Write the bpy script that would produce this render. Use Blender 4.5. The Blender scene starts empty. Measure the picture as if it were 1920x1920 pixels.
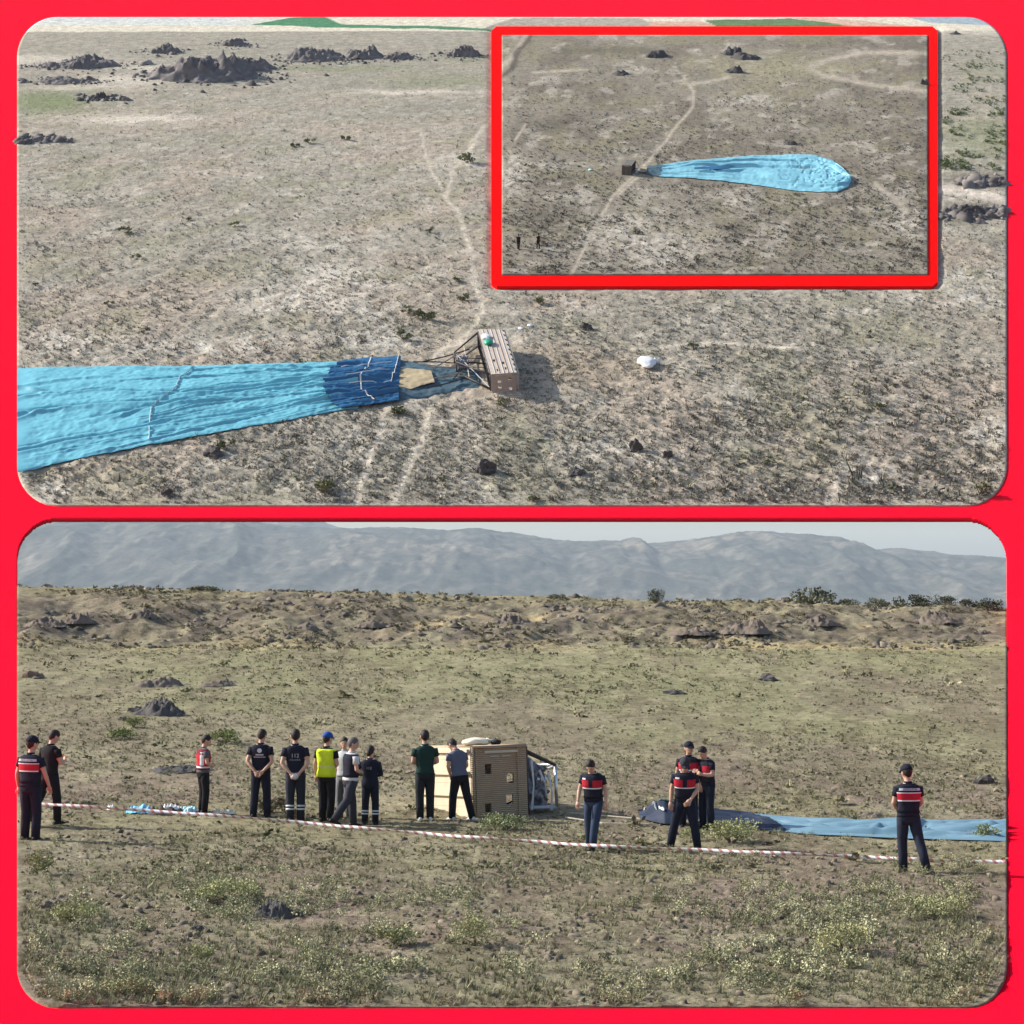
import bpy, bmesh, math, random
import numpy as np
from mathutils import Vector, Matrix, Euler

random.seed(7)
RNG = np.random.default_rng(7)
scene = bpy.context.scene
col = scene.collection

# ------------------------------------------------------------------ camera
F = 4000.0            # focal length, in units of 1/1920 of the picture width
EYE = 1060.0          # picture row of the eye level
ZC = 4.94             # camera height over the field
cam_d = bpy.data.cameras.new("camera")
cam = bpy.data.objects.new("camera", cam_d)
col.objects.link(cam)
cam.location = (0, 0, ZC)
cam.rotation_euler = (math.radians(90), 0, 0)
cam_d.sensor_width = 36.0
cam_d.lens = 36.0 * F / 1920.0
cam_d.shift_y = (EYE - 960.0) / 1920.0
cam_d.clip_start = 0.5
cam_d.clip_end = 40000
scene.camera = cam

# ------------------------------------------------------------------ light
SUN_EL = math.radians(33)
SUN_AZ = math.radians(-76)      # from +Y towards +X: sun stands left, slightly beyond the field
sd = Vector((math.sin(SUN_AZ) * math.cos(SUN_EL), math.cos(SUN_AZ) * math.cos(SUN_EL), math.sin(SUN_EL)))
world = bpy.data.worlds.new("World")
scene.world = world
world.use_nodes = True
wn = world.node_tree
wn.nodes.clear()
wo = wn.nodes.new("ShaderNodeOutputWorld")
wb = wn.nodes.new("ShaderNodeBackground")
ws = wn.nodes.new("ShaderNodeTexSky")
ws.sky_type = 'NISHITA'
ws.sun_disc = False
ws.sun_elevation = SUN_EL
ws.sun_rotation = SUN_AZ
ws.air_density = 1.0
ws.dust_density = 1.8
ws.ozone_density = 1.6
wb.inputs[1].default_value = 0.14
wn.links.new(ws.outputs[0], wb.inputs[0])
wn.links.new(wb.outputs[0], wo.inputs[0])
sun_d = bpy.data.lights.new("sun", 'SUN')
sun_d.energy = 5.0
sun_d.angle = math.radians(0.5)
sun_d.color = (1.0, 0.955, 0.89)
sun = bpy.data.objects.new("sun", sun_d)
col.objects.link(sun)
sun.rotation_euler = sd.to_track_quat('Z', 'Y').to_euler()
sun.location = (-40, 20, 60)
scene.view_settings.view_transform = 'Standard'
scene.view_settings.look = 'None'
scene.view_settings.exposure = 0.52
scene.view_settings.gamma = 1.0
scene.view_settings.use_curve_mapping = False
scene.cycles.max_bounces = 6
scene.cycles.diffuse_bounces = 3
scene.cycles.volume_bounces = 1
scene.cycles.use_denoising = True


# ------------------------------------------------------------------ noise
def _h(ix, iy, seed):
    n = (ix * 374761393 + iy * 668265263 + seed * 1442695041) & 0xFFFFFFFF
    n = ((n ^ (n >> 13)) * 1274126177) & 0xFFFFFFFF
    return ((n ^ (n >> 16)) & 0xFFFF) / 65535.0


def vnoise(x, y, seed=0):
    x = np.asarray(x, dtype=np.float64); y = np.asarray(y, dtype=np.float64)
    ix = np.floor(x).astype(np.int64); iy = np.floor(y).astype(np.int64)
    fx = x - ix; fy = y - iy
    fx = fx * fx * (3 - 2 * fx); fy = fy * fy * (3 - 2 * fy)
    a = _h(ix, iy, seed); b = _h(ix + 1, iy, seed); c = _h(ix, iy + 1, seed); d = _h(ix + 1, iy + 1, seed)
    return (a + (b - a) * fx) * (1 - fy) + (c + (d - c) * fx) * fy


def fbm(x, y, o=4, seed=0):
    s = 0; a = 0.5; t = 0
    for i in range(o):
        s = s + a * vnoise(x, y, seed + i * 17); t += a
        x = x * 2.03 + 5.1; y = y * 2.03 + 1.7; a *= 0.5
    return s / t          # 0..1


def sst(a, b, x):
    t = np.clip((x - a) / (b - a), 0, 1)
    return t * t * (3 - 2 * t)


# ------------------------------------------------------------------ mesh helpers
def tag(o, label=None, cat=None, group=None, kind=None):
    if label: o["label"] = label
    if cat: o["category"] = cat
    if group: o["group"] = group
    if kind: o["kind"] = kind
    return o


def empty(name, loc=(0, 0, 0), rz=0.0, mat=None):
    o = bpy.data.objects.new(name, None)
    o.empty_display_size = 0.2
    if mat is not None:
        o.matrix_world = mat
    else:
        o.location = loc
        o.rotation_euler = (0, 0, rz)
    col.objects.link(o)
    return o


def link(name, me, parent=None):
    o = bpy.data.objects.new(name, me)
    col.objects.link(o)
    if parent is not None:
        o.parent = parent
    return o


def np_mesh(name, V, Fc, mat, colors=None, smooth=False):
    """V (n,3); Fc (m,k) all faces the same size."""
    V = np.ascontiguousarray(V, dtype=np.float32); Fc = np.ascontiguousarray(Fc, dtype=np.int32)
    me = bpy.data.meshes.new(name)
    m, k = Fc.shape
    me.vertices.add(len(V)); me.loops.add(m * k); me.polygons.add(m)
    me.vertices.foreach_set("co", V.ravel())
    me.loops.foreach_set("vertex_index", Fc.ravel())
    me.polygons.foreach_set("loop_start", np.arange(0, m * k, k, dtype=np.int32))
    me.polygons.foreach_set("loop_total", np.full(m, k, dtype=np.int32))
    if smooth:
        me.polygons.foreach_set("use_smooth", np.ones(m, dtype=bool))
    me.update(calc_edges=True)
    if colors is not None:
        ca = me.color_attributes.new("Col", 'FLOAT_COLOR', 'POINT')
        c4 = np.ones((len(V), 4), dtype=np.float32); c4[:, :3] = colors
        ca.data.foreach_set("color", c4.ravel())
    if mat: me.materials.append(mat)
    return me


def grid_faces(nr, nc):
    i = np.arange(nr - 1)[:, None] * nc + np.arange(nc - 1)[None, :]
    i = i.ravel()
    return np.stack([i, i + 1, i + nc + 1, i + nc], 1)


class MB:
    def __init__(self):
        self.v = []; self.f = []; self.m = []

    def add(self, V, Fs, mi=0, xf=None):
        b = len(self.v)
        for p in V:
            p = Vector(p)
            self.v.append(xf @ p if xf is not None else p)
        for f in Fs:
            self.f.append([i + b for i in f]); self.m.append(mi)
        return self

    def box(self, c, s, mi=0, rot=None, taper=1.0):
        V = []
        for z in (-.5, .5):
            k = taper if z > 0 else 1.0
            for (x, y) in ((-.5, -.5), (.5, -.5), (.5, .5), (-.5, .5)):
                p = Vector((x * s[0] * k, y * s[1] * k, z * s[2]))
                if rot is not None: p = rot @ p
                V.append(p + Vector(c))
        Fs = [(3, 2, 1, 0), (4, 5, 6, 7), (0, 1, 5, 4), (1, 2, 6, 5), (2, 3, 7, 6), (3, 0, 4, 7)]
        return self.add(V, Fs, mi)

    def tube(self, pts, rad, n=8, mi=0, caps=True, flat=1.0, ref=None):
        pts = [Vector(p) for p in pts]
        if not hasattr(rad, '__len__'): rad = [rad] * len(pts)
        V = []; Fs = []
        up = None
        for i, p in enumerate(pts):
            d = (pts[min(i + 1, len(pts) - 1)] - pts[max(i - 1, 0)])
            d = d.normalized() if d.length > 1e-9 else Vector((0, 0, 1))
            if up is None:
                r = Vector(ref) if ref is not None else (Vector((0, 1, 0)) if abs(d.y) < 0.9 else Vector((1, 0, 0)))
                up = (r - d * r.dot(d)).normalized()
            else:
                up = (up - d * up.dot(d)).normalized()
            sd_ = d.cross(up)
            for k in range(n):
                a = 2 * math.pi * k / n
                V.append(p + (sd_ * math.cos(a) + up * math.sin(a) * flat) * rad[i])
        for i in range(len(pts) - 1):
            for k in range(n):
                a = i * n + k; b = i * n + (k + 1) % n
                Fs.append((a, b, b + n, a + n))
        if caps:
            Fs.append(tuple(range(n - 1, -1, -1)))
            Fs.append(tuple((len(pts) - 1) * n + k for k in range(n)))
        return self.add(V, Fs, mi)

    def loft(self, secs, n=16, mi=0, power=2.3, xf=None, caps=True):
        """secs: (z, half width, half depth, y centre)"""
        V = []; Fs = []
        for (z, a, b, y0) in secs:
            for k in range(n):
                t = 2 * math.pi * k / n
                c, s = math.cos(t), math.sin(t)
                V.append((a * math.copysign(abs(c) ** (2 / power), c), y0 + b * math.copysign(abs(s) ** (2 / power), s), z))
        for i in range(len(secs) - 1):
            for k in range(n):
                a = i * n + k; b = i * n + (k + 1) % n
                Fs.append((a, b, b + n, a + n))
        if caps:
            Fs.append(tuple(range(n - 1, -1, -1)))
            Fs.append(tuple((len(secs) - 1) * n + k for k in range(n)))
        return self.add(V, Fs, mi, xf)

    def ell(self, c, r, nu=12, nv=8, mi=0, xf=None, zmin=-1.0):
        V = []; Fs = []
        for j in range(nv + 1):
            ph = -math.pi / 2 + math.pi * j / nv
            sz = max(math.sin(ph), zmin)
            for i in range(nu):
                t = 2 * math.pi * i / nu
                V.append((c[0] + r[0] * math.cos(ph) * math.cos(t), c[1] + r[1] * math.cos(ph) * math.sin(t), c[2] + r[2] * sz))
        for j in range(nv):
            for i in range(nu):
                a = j * nu + i; b = j * nu + (i + 1) % nu
                Fs.append((a, b, b + nu, a + nu))
        return self.add(V, Fs, mi, xf)

    def mesh(self, name, mats, smooth=False):
        me = bpy.data.meshes.new(name)
        me.from_pydata([tuple(p) for p in self.v], [], self.f)
        if not isinstance(mats, (list, tuple)): mats = [mats]
        for m in mats: me.materials.append(m)
        me.polygons.foreach_set("material_index", self.m)
        if smooth: me.polygons.foreach_set("use_smooth", [True] * len(self.f))
        me.update()
        return me

    def build(self, name, mats, parent=None, smooth=False, auto=None):
        o = link(name, self.mesh(name, mats, smooth), parent)
        return o


# ------------------------------------------------------------------ materials
def new_mat(name):
    m = bpy.data.materials.new(name); m.use_nodes = True
    nt = m.node_tree; nt.nodes.clear()
    out = nt.nodes.new("ShaderNodeOutputMaterial")
    b = nt.nodes.new("ShaderNodeBsdfPrincipled")
    nt.links.new(b.outputs[0], out.inputs[0])
    return m, nt, b


def plain(name, c, rough=0.7, var=0.25, scale=8.0, bump=0.0, bscale=40.0, metal=0.0, spec=0.3, sheen=0.0, trans=0.0):
    m, nt, b = new_mat(name)
    tc = nt.nodes.new("ShaderNodeTexCoord")
    n = nt.nodes.new("ShaderNodeTexNoise"); n.inputs["Scale"].default_value = scale; n.inputs["Detail"].default_value = 5
    nt.links.new(tc.outputs["Object"], n.inputs["Vector"])
    mx = nt.nodes.new("ShaderNodeMix"); mx.data_type = 'RGBA'
    mx.inputs[6].default_value = (c[0] * (1 - var), c[1] * (1 - var), c[2] * (1 - var), 1)
    mx.inputs[7].default_value = (min(1, c[0] * (1 + var)), min(1, c[1] * (1 + var)), min(1, c[2] * (1 + var)), 1)
    nt.links.new(n.outputs[0], mx.inputs[0])
    nt.links.new(mx.outputs[2], b.inputs["Base Color"])
    b.inputs["Roughness"].default_value = rough
    b.inputs["Metallic"].default_value = metal
    b.inputs["Specular IOR Level"].default_value = spec
    if sheen: b.inputs["Sheen Weight"].default_value = sheen
    if bump:
        n2 = nt.nodes.new("ShaderNodeTexNoise"); n2.inputs["Scale"].default_value = bscale; n2.inputs["Detail"].default_value = 4
        nt.links.new(tc.outputs["Object"], n2.inputs["Vector"])
        bp = nt.nodes.new("ShaderNodeBump"); bp.inputs["Strength"].default_value = bump; bp.inputs["Distance"].default_value = 0.02
        nt.links.new(n2.outputs[0], bp.inputs["Height"]); nt.links.new(bp.outputs[0], b.inputs["Normal"])
    return m


def ground_mat(name, scales, amt, bdist, bscale, detail_amt=0.45):
    """vertex colour x fine speckle, with bump"""
    m, nt, b = new_mat(name)
    at = nt.nodes.new("ShaderNodeVertexColor"); at.layer_name = "Col"
    tc = nt.nodes.new("ShaderNodeTexCoord")
    cur = at.outputs[0]
    for i, s in enumerate(scales):
        n = nt.nodes.new("ShaderNodeTexNoise"); n.inputs["Scale"].default_value = s; n.inputs["Detail"].default_value = 6
        n.inputs["Roughness"].default_value = 0.65
        nt.links.new(tc.outputs["Object"], n.inputs["Vector"])
        mr = nt.nodes.new("ShaderNodeMapRange")
        mr.inputs[1].default_value = 0.3; mr.inputs[2].default_value = 0.7
        mr.inputs[3].default_value = 1 - amt; mr.inputs[4].default_value = 1 + amt
        nt.links.new(n.outputs[0], mr.inputs[0])
        mx = nt.nodes.new("ShaderNodeMix"); mx.data_type = 'RGBA'; mx.blend_type = 'MULTIPLY'; mx.inputs[0].default_value = 1
        nt.links.new(cur, mx.inputs[6]); nt.links.new(mr.outputs[0], mx.inputs[7])
        cur = mx.outputs[2]
    nt.links.new(cur, b.inputs["Base Color"])
    b.inputs["Roughness"].default_value = 0.95
    b.inputs["Specular IOR Level"].default_value = 0.1
    n2 = nt.nodes.new("ShaderNodeTexNoise"); n2.inputs["Scale"].default_value = bscale; n2.inputs["Detail"].default_value = 6; n2.inputs["Roughness"].default_value = 0.7
    nt.links.new(tc.outputs["Object"], n2.inputs["Vector"])
    bp = nt.nodes.new("ShaderNodeBump"); bp.inputs["Strength"].default_value = 1.0; bp.inputs["Distance"].default_value = bdist
    nt.links.new(n2.outputs[0], bp.inputs["Height"]); nt.links.new(bp.outputs[0], b.inputs["Normal"])
    return m


def leaf_mat(name):
    m, nt, b = new_mat(name)
    at = nt.nodes.new("ShaderNodeVertexColor"); at.layer_name = "Col"
    nt.links.new(at.outputs[0], b.inputs["Base Color"])
    b.inputs["Roughness"].default_value = 0.8
    b.inputs["Specular IOR Level"].default_value = 0.15
    return m


M = {}
M['red'] = plain('red_paint', (0.93, 0.0045, 0.024), 0.9, 0.015, 2, spec=0.0)
M['red2'] = plain('bright_red_paint', (0.93, 0.0015, 0.0015), 0.9, 0.015, 2, spec=0.0)
M['soil'] = ground_mat('dry_field_soil', (3.0, 14.0), 0.33, 0.07, 18.0)
M['dust'] = ground_mat('pale_steppe_soil', (1.6, 6.0), 0.25, 0.10, 5.0)
M['dust3'] = ground_mat('pale_steppe_soil_fine', (2.0, 8.0), 0.25, 0.06, 7.0)
M['leaf'] = leaf_mat('dry_leaves')
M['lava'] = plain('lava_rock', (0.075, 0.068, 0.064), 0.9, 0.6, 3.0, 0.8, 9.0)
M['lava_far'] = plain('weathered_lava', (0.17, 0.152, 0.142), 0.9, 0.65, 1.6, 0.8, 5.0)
M['lava_brown'] = plain('brown_lava', (0.150, 0.120, 0.092), 0.9, 0.5, 3.0, 0.8, 9.0)


# ================================================================== THE FIELD (near ground)
RX = np.array([-400, 32, 300, 600, 960, 1250, 1500, 1700, 1888, 2400], float)
RR = np.array([1098, 1102, 1105, 1111, 1119, 1127, 1131, 1138, 1143, 1150], float)
Z88 = ZC - (1208 - EYE) / F * 88


def base1(x, y):
    px = 960 + F * x / y
    rr = np.interp(px, RX, RR)
    zr = ZC - (rr - EYE) / F * 100.0
    t = np.clip((y - 44) / 44, 0, 1)
    z = Z88 * t ** 1.35
    u = np.clip((y - 86) / 14, 0, 1); u = u * u * (3 - 2 * u)
    z = z * (1 - u) + zr * u
    d = np.clip((y - 101) / 12, 0, None)
    return z - 2.2 * d * d


def Z1(x, y, relief=True):
    z = base1(x, y)
    if relief:
        k = np.clip((y - 22) / 4, 0, 1)
        z = z + 0.09 * (fbm(x * .45, y * .45, 3, 3) - .5) * k + 0.07 * (fbm(x * 2.2, y * 2.2, 4, 9) - .5) + 0.045 * (fbm(x * 9, y * 7, 3, 21) - .5)
        bank = sst(84, 90, y) * (1 - sst(97, 101, y))
        z = z + bank * (0.9 * (fbm(x * .30, y * .35, 4, 31) - .5) + .35 * (fbm(x * 1.4, y * 1.4, 3, 33) - .5))
        z = z + sst(92, 98, y) * .16 * (fbm(x * .9, y * .3, 3, 35) - .5)
    return z


def solve1(px, row):
    """points of the field seen at picture place px,row"""
    px = np.atleast_1d(np.asarray(px, float)); row = np.atleast_1d(np.asarray(row, float))
    out = np.zeros((len(px), 3))
    ys = np.linspace(21, 101.5, 2600)
    for i in range(len(px)):
        x = (px[i] - 960) / F * ys
        g = Z1(x, ys, False)
        r = ZC - (row[i] - EYE) / F * ys
        k = np.argmax(g >= r)
        if g[k] < r[k]: k = len(ys) - 1
        out[i] = (x[k], ys[k], 0)
    out[:, 2] = Z1(out[:, 0], out[:, 1])
    return out


def P1(px, row, h=0.0):
    p = solve1(px, row)[0]
    return Vector((p[0], p[1], p[2] + h))


def rr_span(row, x0, x1, r0, r1, rad):
    """left/right ends of a rounded rectangle at a row"""
    row = np.asarray(row, float)
    d = np.maximum(np.maximum(r0 + rad - row, row - (r1 - rad)), 0)
    d = np.minimum(d, rad)
    ins = rad - np.sqrt(np.maximum(rad * rad - d * d, 0))
    return x0 + ins, x1 - ins


def row_of_y(y):
    return EYE + F * (ZC - Z1(np.zeros_like(y), y, False)) / y


def sheet(name, V, nr, nc, mat, colors, drop=0.10, up=Vector((0, 0, 1))):
    """grid with a turned-down rim"""
    Fq = grid_faces(nr, nc)
    ring = np.concatenate([np.arange(nc), np.arange(1, nr) * nc + nc - 1, np.arange(nc - 2, -1, -1) + (nr - 1) * nc, np.arange(nr - 2, 0, -1) * nc])
    lo = V[ring] - np.array(up) * drop
    b = len(V)
    k = len(ring)
    j = np.arange(k)
    side = np.stack([ring, b + j, b + (j + 1) % k, ring[(j + 1) % k]], 1)
    V2 = np.concatenate([V, lo]); C2 = np.concatenate([colors, colors[ring]])
    me = np_mesh(name, V2, np.concatenate([Fq, side]), mat, C2, True)
    return tag(link(name, me), kind='structure')


def mixc(a, b, t):
    return a * (1 - t[..., None]) + np.asarray(b, float) * t[..., None]


# rows from near edge to the ridge, denser in y close by
NR1, NC1 = 640, 430
rows = np.concatenate([np.linspace(1888, 1240, 420), np.linspace(1239, 1204, 40)])
ytab = np.linspace(22, 101, 4000)
rtab = row_of_y(ytab)
o_ = np.argsort(rtab)
yy = np.interp(rows, rtab[o_], ytab[o_])
yy = np.concatenate([yy, np.linspace(yy[-1] + .1, 104, NR1 - len(yy))])
rw = row_of_y(yy)
xl, xr = rr_span(np.clip(rw, 1200, 1888), 32, 1888, 972, 1888, 76)
u = np.linspace(0, 1, NC1)
PX = xl[:, None] + (xr - xl)[:, None] * u[None, :]
Y = np.repeat(yy[:, None], NC1, 1)
X = (PX - 960) / F * Y
Zg = Z1(X, Y)
edge = np.minimum(np.minimum(u, 1 - u)[None, :] * NC1, np.arange(NR1)[:, None])
ef = np.clip(edge / 14.0, 0, 1)
Zg = base1(X, Y) + np.where(Zg > base1(X, Y), 1, ef) * (Zg - base1(X, Y))
# colours of the field: bare brown soil, straw, olive growth
c = np.zeros(X.shape + (3,)) + np.array([.210, .165, .122])
n1 = fbm(X * .22, Y * .14, 4, 51); n2 = fbm(X * .8, Y * .35, 4, 52); n3 = fbm(X * 3, Y * 2, 3, 53)
c = mixc(c, (.225, .205, .130), sst(.42, .62, n2) * .8)
c = mixc(c, (.215, .200, .105), sst(.48, .62, n1) * .6)
far = sst(44, 60, Y)
n4 = fbm(X * .5 + 3, Y * .12, 4, 61); n5 = fbm(X * 1.5, Y * .45, 4, 62)
c = mixc(c, (.220, .198, .122), far * .7)
c = mixc(c, (.195, .190, .102), far * sst(.45, .6, fbm(X * .12, Y * .10, 3, 55)) * .8)
stripe = sst(72, 80, Y) * (1 - sst(85, 88, Y))
c = mixc(c, (.225, .215, .115), stripe * .5)
straw = np.exp(-((Y - 87.0) / 1.6) ** 2) * sst(.4, .6, fbm(X * .2, Y * .5, 3, 56))
c = mixc(c, (.42, .33, .165), straw * .8)
bank = sst(86.5, 90, Y)
c = mixc(c, (.185, .150, .105), bank * .8)
c = mixc(c, (.40, .31, .16), bank * sst(.62, .72, fbm(X * .25 + 9, Y * .5, 3, 57)) * .8 * sst(200, 1300, PX))
c = mixc(c, (.10, .082, .065), bank * (1 - sst(96, 99, Y)) * sst(.52, .62, fbm(X * .6, Y * .6, 4, 58)) * .8)
c = mixc(c, (.21, .185, .10), sst(96, 99, Y) * .7)
c = mixc(c, (.12, .092, .062), sst(.56, .68, n3) * (1 - far) * .55)
c = mixc(c, (.150, .122, .084), sst(.50, .62, n4) * .5 * (1 - bank))
c = mixc(c, (.28, .25, .155), sst(.55, .68, n5) * .5)
c = mixc(c, (.12, .10, .06), sst(.54, .66, fbm(X * 2.4, Y * .8, 4, 63)) * .5)
c = c * 1.2
field = sheet('ground', np.stack([X, Y, Zg], -1).reshape(-1, 3), NR1, NC1, M['soil'], c.reshape(-1, 3), 0.06)

# ================================================================== THE RAKED UPPER GROUND
R0 = -900.0
C2 = 110.0 * (972 - R0)
TH = math.atan((EYE - R0) / F)
N2 = Vector((0, -math.sin(TH), math.cos(TH)))
Y2 = Vector((0, math.cos(TH), math.sin(TH)))


def P2n(px, row, h=0.0):
    px = np.asarray(px, float); row = np.asarray(row, float)
    y = C2 / (row - R0)
    x = (px - 960) / F * y
    z = ZC + (EYE - row) / F * y
    P = np.stack(np.broadcast_arrays(x, y, z), -1)
    h = np.broadcast_to(np.asarray(h, float), P.shape[:-1])
    return P + h[..., None] * np.array(N2)


def ground2(px, row):
    """metres on the upper ground as its sizes are graded: across, away"""
    d = 30.0 * 720.0 / (np.maximum(row, 20) + 40.0)
    return (px - 960) * d / 870.0, d * 2.3


def rel2(px, row):
    gx, gd = ground2(px, row)
    s = (row + 60) / 740.0
    qx = np.abs(px - 960) - 852; qy = np.abs(row - 490) - 382
    e = 76 - np.hypot(np.maximum(qx, 0), np.maximum(qy, 0)) - np.minimum(np.maximum(qx, qy), 0)
    h = s * (0.45 * (fbm(gx * .12, gd * .12, 3, 71) - .5) + .22 * (fbm(gx * 1.3, gd * 1.3, 3, 73) - .5) + .12 * (fbm(gx * 4, gd * 4, 2, 75) - .5))
    und = sst(910, 925, px) * (1 - sst(1755, 1770, px)) * (1 - sst(535, 550, row)) * sst(44, 52, row)
    return h * sst(2, 40, e) * (1 - und) - .15 * und


def P2(px, row, h=0.0):
    return Vector(P2n(px, row, float(rel2(np.float64(px), np.float64(row))) + h))


def mat2(px, row, rot=0.0, h=0.0, s=1.0, base=None):
    p = (base or P2)(px, row, h)
    m = Matrix((Vector((1, 0, 0)), Y2, N2)).transposed().to_4x4()
    return Matrix.Translation(p) @ m @ Matrix.Rotation(rot, 4, 'Z') @ Matrix.Scale(s, 4)


def seg_dist(px, row, pts, vs=1.0):
    d = np.full(np.broadcast(px, row).shape, 1e9)
    for (a, b) in zip(pts[:-1], pts[1:]):
        ax, ay = a; bx, by = b
        dx, dy = bx - ax, (by - ay) * vs
        t = np.clip(((px - ax) * dx + (row - ay) * vs * dy) / (dx * dx + dy * dy), 0, 1)
        d = np.minimum(d, np.hypot(px - ax - t * dx, (row - ay) * vs - t * dy))
    return d


def spot(px, row, cx, cy, rx, ry):
    return np.exp(-(((px - cx) / rx) ** 2 + ((row - cy) / ry) ** 2))


def poly_mask(px, row, pts):
    ins = np.zeros(np.broadcast(px, row).shape, bool)
    n = len(pts)
    for i in range(n):
        x1, y1 = pts[i]; x2, y2 = pts[(i + 1) % n]
        if y1 == y2: continue
        c_ = ((y1 > row) != (y2 > row)) & (px < (x2 - x1) * (row - y1) / (y2 - y1) + x1)
        ins ^= c_
    return ins.astype(float)


NR2, NC2 = 560, 430
rows = np.concatenate([np.linspace(948, 130, 420), np.linspace(128, 32, 140)])
NR2 = len(rows)
xl, xr = rr_span(rows, 32, 1888, 32, 948, 76)
PX = xl[:, None] + (xr - xl)[:, None] * np.linspace(0, 1, NC2)[None, :]
RW = np.repeat(rows[:, None], NC2, 1)
hh = rel2(PX, RW)
s2 = (RW + 30) / 700.0
wx = PX + 40 * (fbm(PX * .01, RW * .02, 3, 91) - .5); wy = RW + 16 * (fbm(PX * .01, RW * .02, 3, 92) - .5)
c = np.zeros(PX.shape + (3,)) + np.array([.350, .322, .268])
lx, ly = PX / s2, RW / s2 * 2.4
GX, GD = ground2(PX, RW)
lod = sst(140, 46, GD)
c = mixc(c, (.265, .243, .195), sst(.40, .62, fbm(GX * .22, GD * .16, 4, 81)) * .55)
c = mixc(c, (.39, .325, .26), sst(.5, .66, fbm(GX * .10 + 4, GD * .08, 3, 82)) * .7)
c = mixc(c, (.28, .27, .18), sst(.54, .68, fbm(GX * .25 + 7, GD * .2, 4, 83)) * .5)
c = mixc(c, (.56, .52, .45), sst(.56, .72, fbm(GX * .45, GD * .35, 4, 84)) * .35)
c = mixc(c, (.175, .16, .13), sst(.54, .64, fbm(GX * 2.6, GD * 1.6, 3, 87)) * .42 * lod)
c = mixc(c, (.175, .16, .13), sst(.50, .62, fbm(PX * .16, RW * .5, 3, 88)) * .40 * (1 - lod) * sst(62, 90, RW))
for (cx, cy, rx, ry) in ((600, 455, 70, 16), (630, 520, 110, 26), (560, 560, 120, 24), (680, 590, 60, 18), (120, 640, 110, 24), (1640, 888, 70, 24), (1860, 805, 60, 18),
                         (1790, 560, 120, 18), (1800, 520, 90, 14), (870, 300, 60, 14), (700, 640, 70, 16), (1140, 850, 80, 24), (80, 920, 90, 22), (420, 650, 130, 16)):
    c = mixc(c, (.53, .495, .43), np.clip(spot(wx, wy, cx, cy, rx, ry) * 1.1 * sst(.30, .62, fbm(PX * .05, RW * .11, 3, 85)), 0, 1))
# trampled earth round the basket
c = mixc(c, (.33, .275, .205), spot(wx, wy, 1090, 690, 130, 40) * .8)
c = mixc(c, (.37, .32, .25), spot(wx, wy, 840, 640, 60, 50) * .7)
# trodden trails
TR2 = (([(868, 640), (905, 588), (896, 535), (878, 455), (858, 400), (838, 372), (850, 320), (880, 280), (912, 235)], 4.5), ([(806, 775), (795, 815), (768, 868), (736, 950)], 8.0), ([(724, 765), (712, 810), (690, 870), (668, 950)], 6.0),
       ([(868, 640), (830, 660), (806, 690)], 7.0), ([(905, 588), (900, 560), (884, 520)], 5.0), ([(1180, 655), (1330, 640), (1500, 655)], 3.0), ([(838, 372), (800, 300), (790, 250)], 2.5))
tx_ = PX + 10 * (fbm(PX * .02, RW * .04, 3, 93) - .5)
for pts, w in TR2:
    d = seg_dist(tx_, RW, pts)
    c = mixc(c, (.50, .45, .37), np.clip(1.2 * np.exp(-(d / (w * .8)) ** 2), 0, .9))
# far pale washes, green meadow, dirt road at the right
for (cx, cy, rx, ry) in ((70, 112, 130, 8), (240, 152, 60, 9), (150, 165, 90, 5), (290, 130, 70, 5), (780, 172, 120, 4), (260, 222, 110, 7), (1820, 60, 90, 6)):
    c = mixc(c, (.60, .54, .45), np.clip(spot(wx, wy, cx, cy, rx, ry) * 1.3, 0, 1))
for (cx, cy, rx, ry, k) in ((85, 190, 85, 20, 1.0), (640, 128, 150, 7, .6), (820, 150, 110, 12, .5), (880, 110, 60, 8, .5), (1840, 255, 80, 40, .45), (1850, 130, 80, 14, .35)):
    c = mixc(c, (.165, .205, .085), np.clip(spot(wx, wy, cx, cy, rx, ry) * 1.3, 0, 1) * k)
d = seg_dist(wx, wy, [(1740, 352), (1800, 356), (1850, 368), (1900, 384)])
c = mixc(c, (.56, .50, .43), np.clip(1.3 * np.exp(-(d / 9) ** 2), 0, 1))
c = mixc(c, (.15, .135, .11), np.clip(spot(wx, wy, 1820, 395, 75, 15) * 1.2, 0, 1) * .85)
c = mixc(c, (.17, .15, .12), np.clip(spot(wx, wy, 1840, 335, 60, 14) * 1.2, 0, 1) * .7)
c = mixc(c, (.285, .27, .225), sst(330, 90, RW) * .45)
# farmland on the far edge
gy = RW + 2.5 * (fbm(PX * .02, RW * .1, 2, 95) - .5)
c = mixc(c, (.60, .555, .45), (1 - sst(57.5, 59.5, gy + (PX - 960) * .001)))
c = mixc(c, (.50, .545, .54), (1 - sst(44, 50, gy)) * sst(560, 420, PX) * .8)
c = mixc(c, (.62, .60, .56), (sst(.55, .7, fbm(PX * .03, RW * .3, 3, 96))) * (1 - sst(44, 49, gy)) * sst(560, 420, PX) * .8)
c = mixc(c, (.075, .215, .115), poly_mask(PX, gy, [(470, 46), (545, 33), (610, 32), (640, 45), (800, 49), (960, 54), (960, 59), (800, 54), (600, 51)]))
c = mixc(c, (.30, .27, .23), poly_mask(PX, gy, [(960, 34), (1200, 34), (1240, 52), (900, 54)]) * .8)
c = mixc(c, (.56, .37, .285), poly_mask(PX, gy, [(1215, 40), (1310, 39), (1360, 52), (1225, 52)]))
c = mixc(c, (.13, .20, .10), poly_mask(PX, gy, [(1320, 38), (1480, 35), (1600, 47), (1620, 52), (1350, 52)]))
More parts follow.
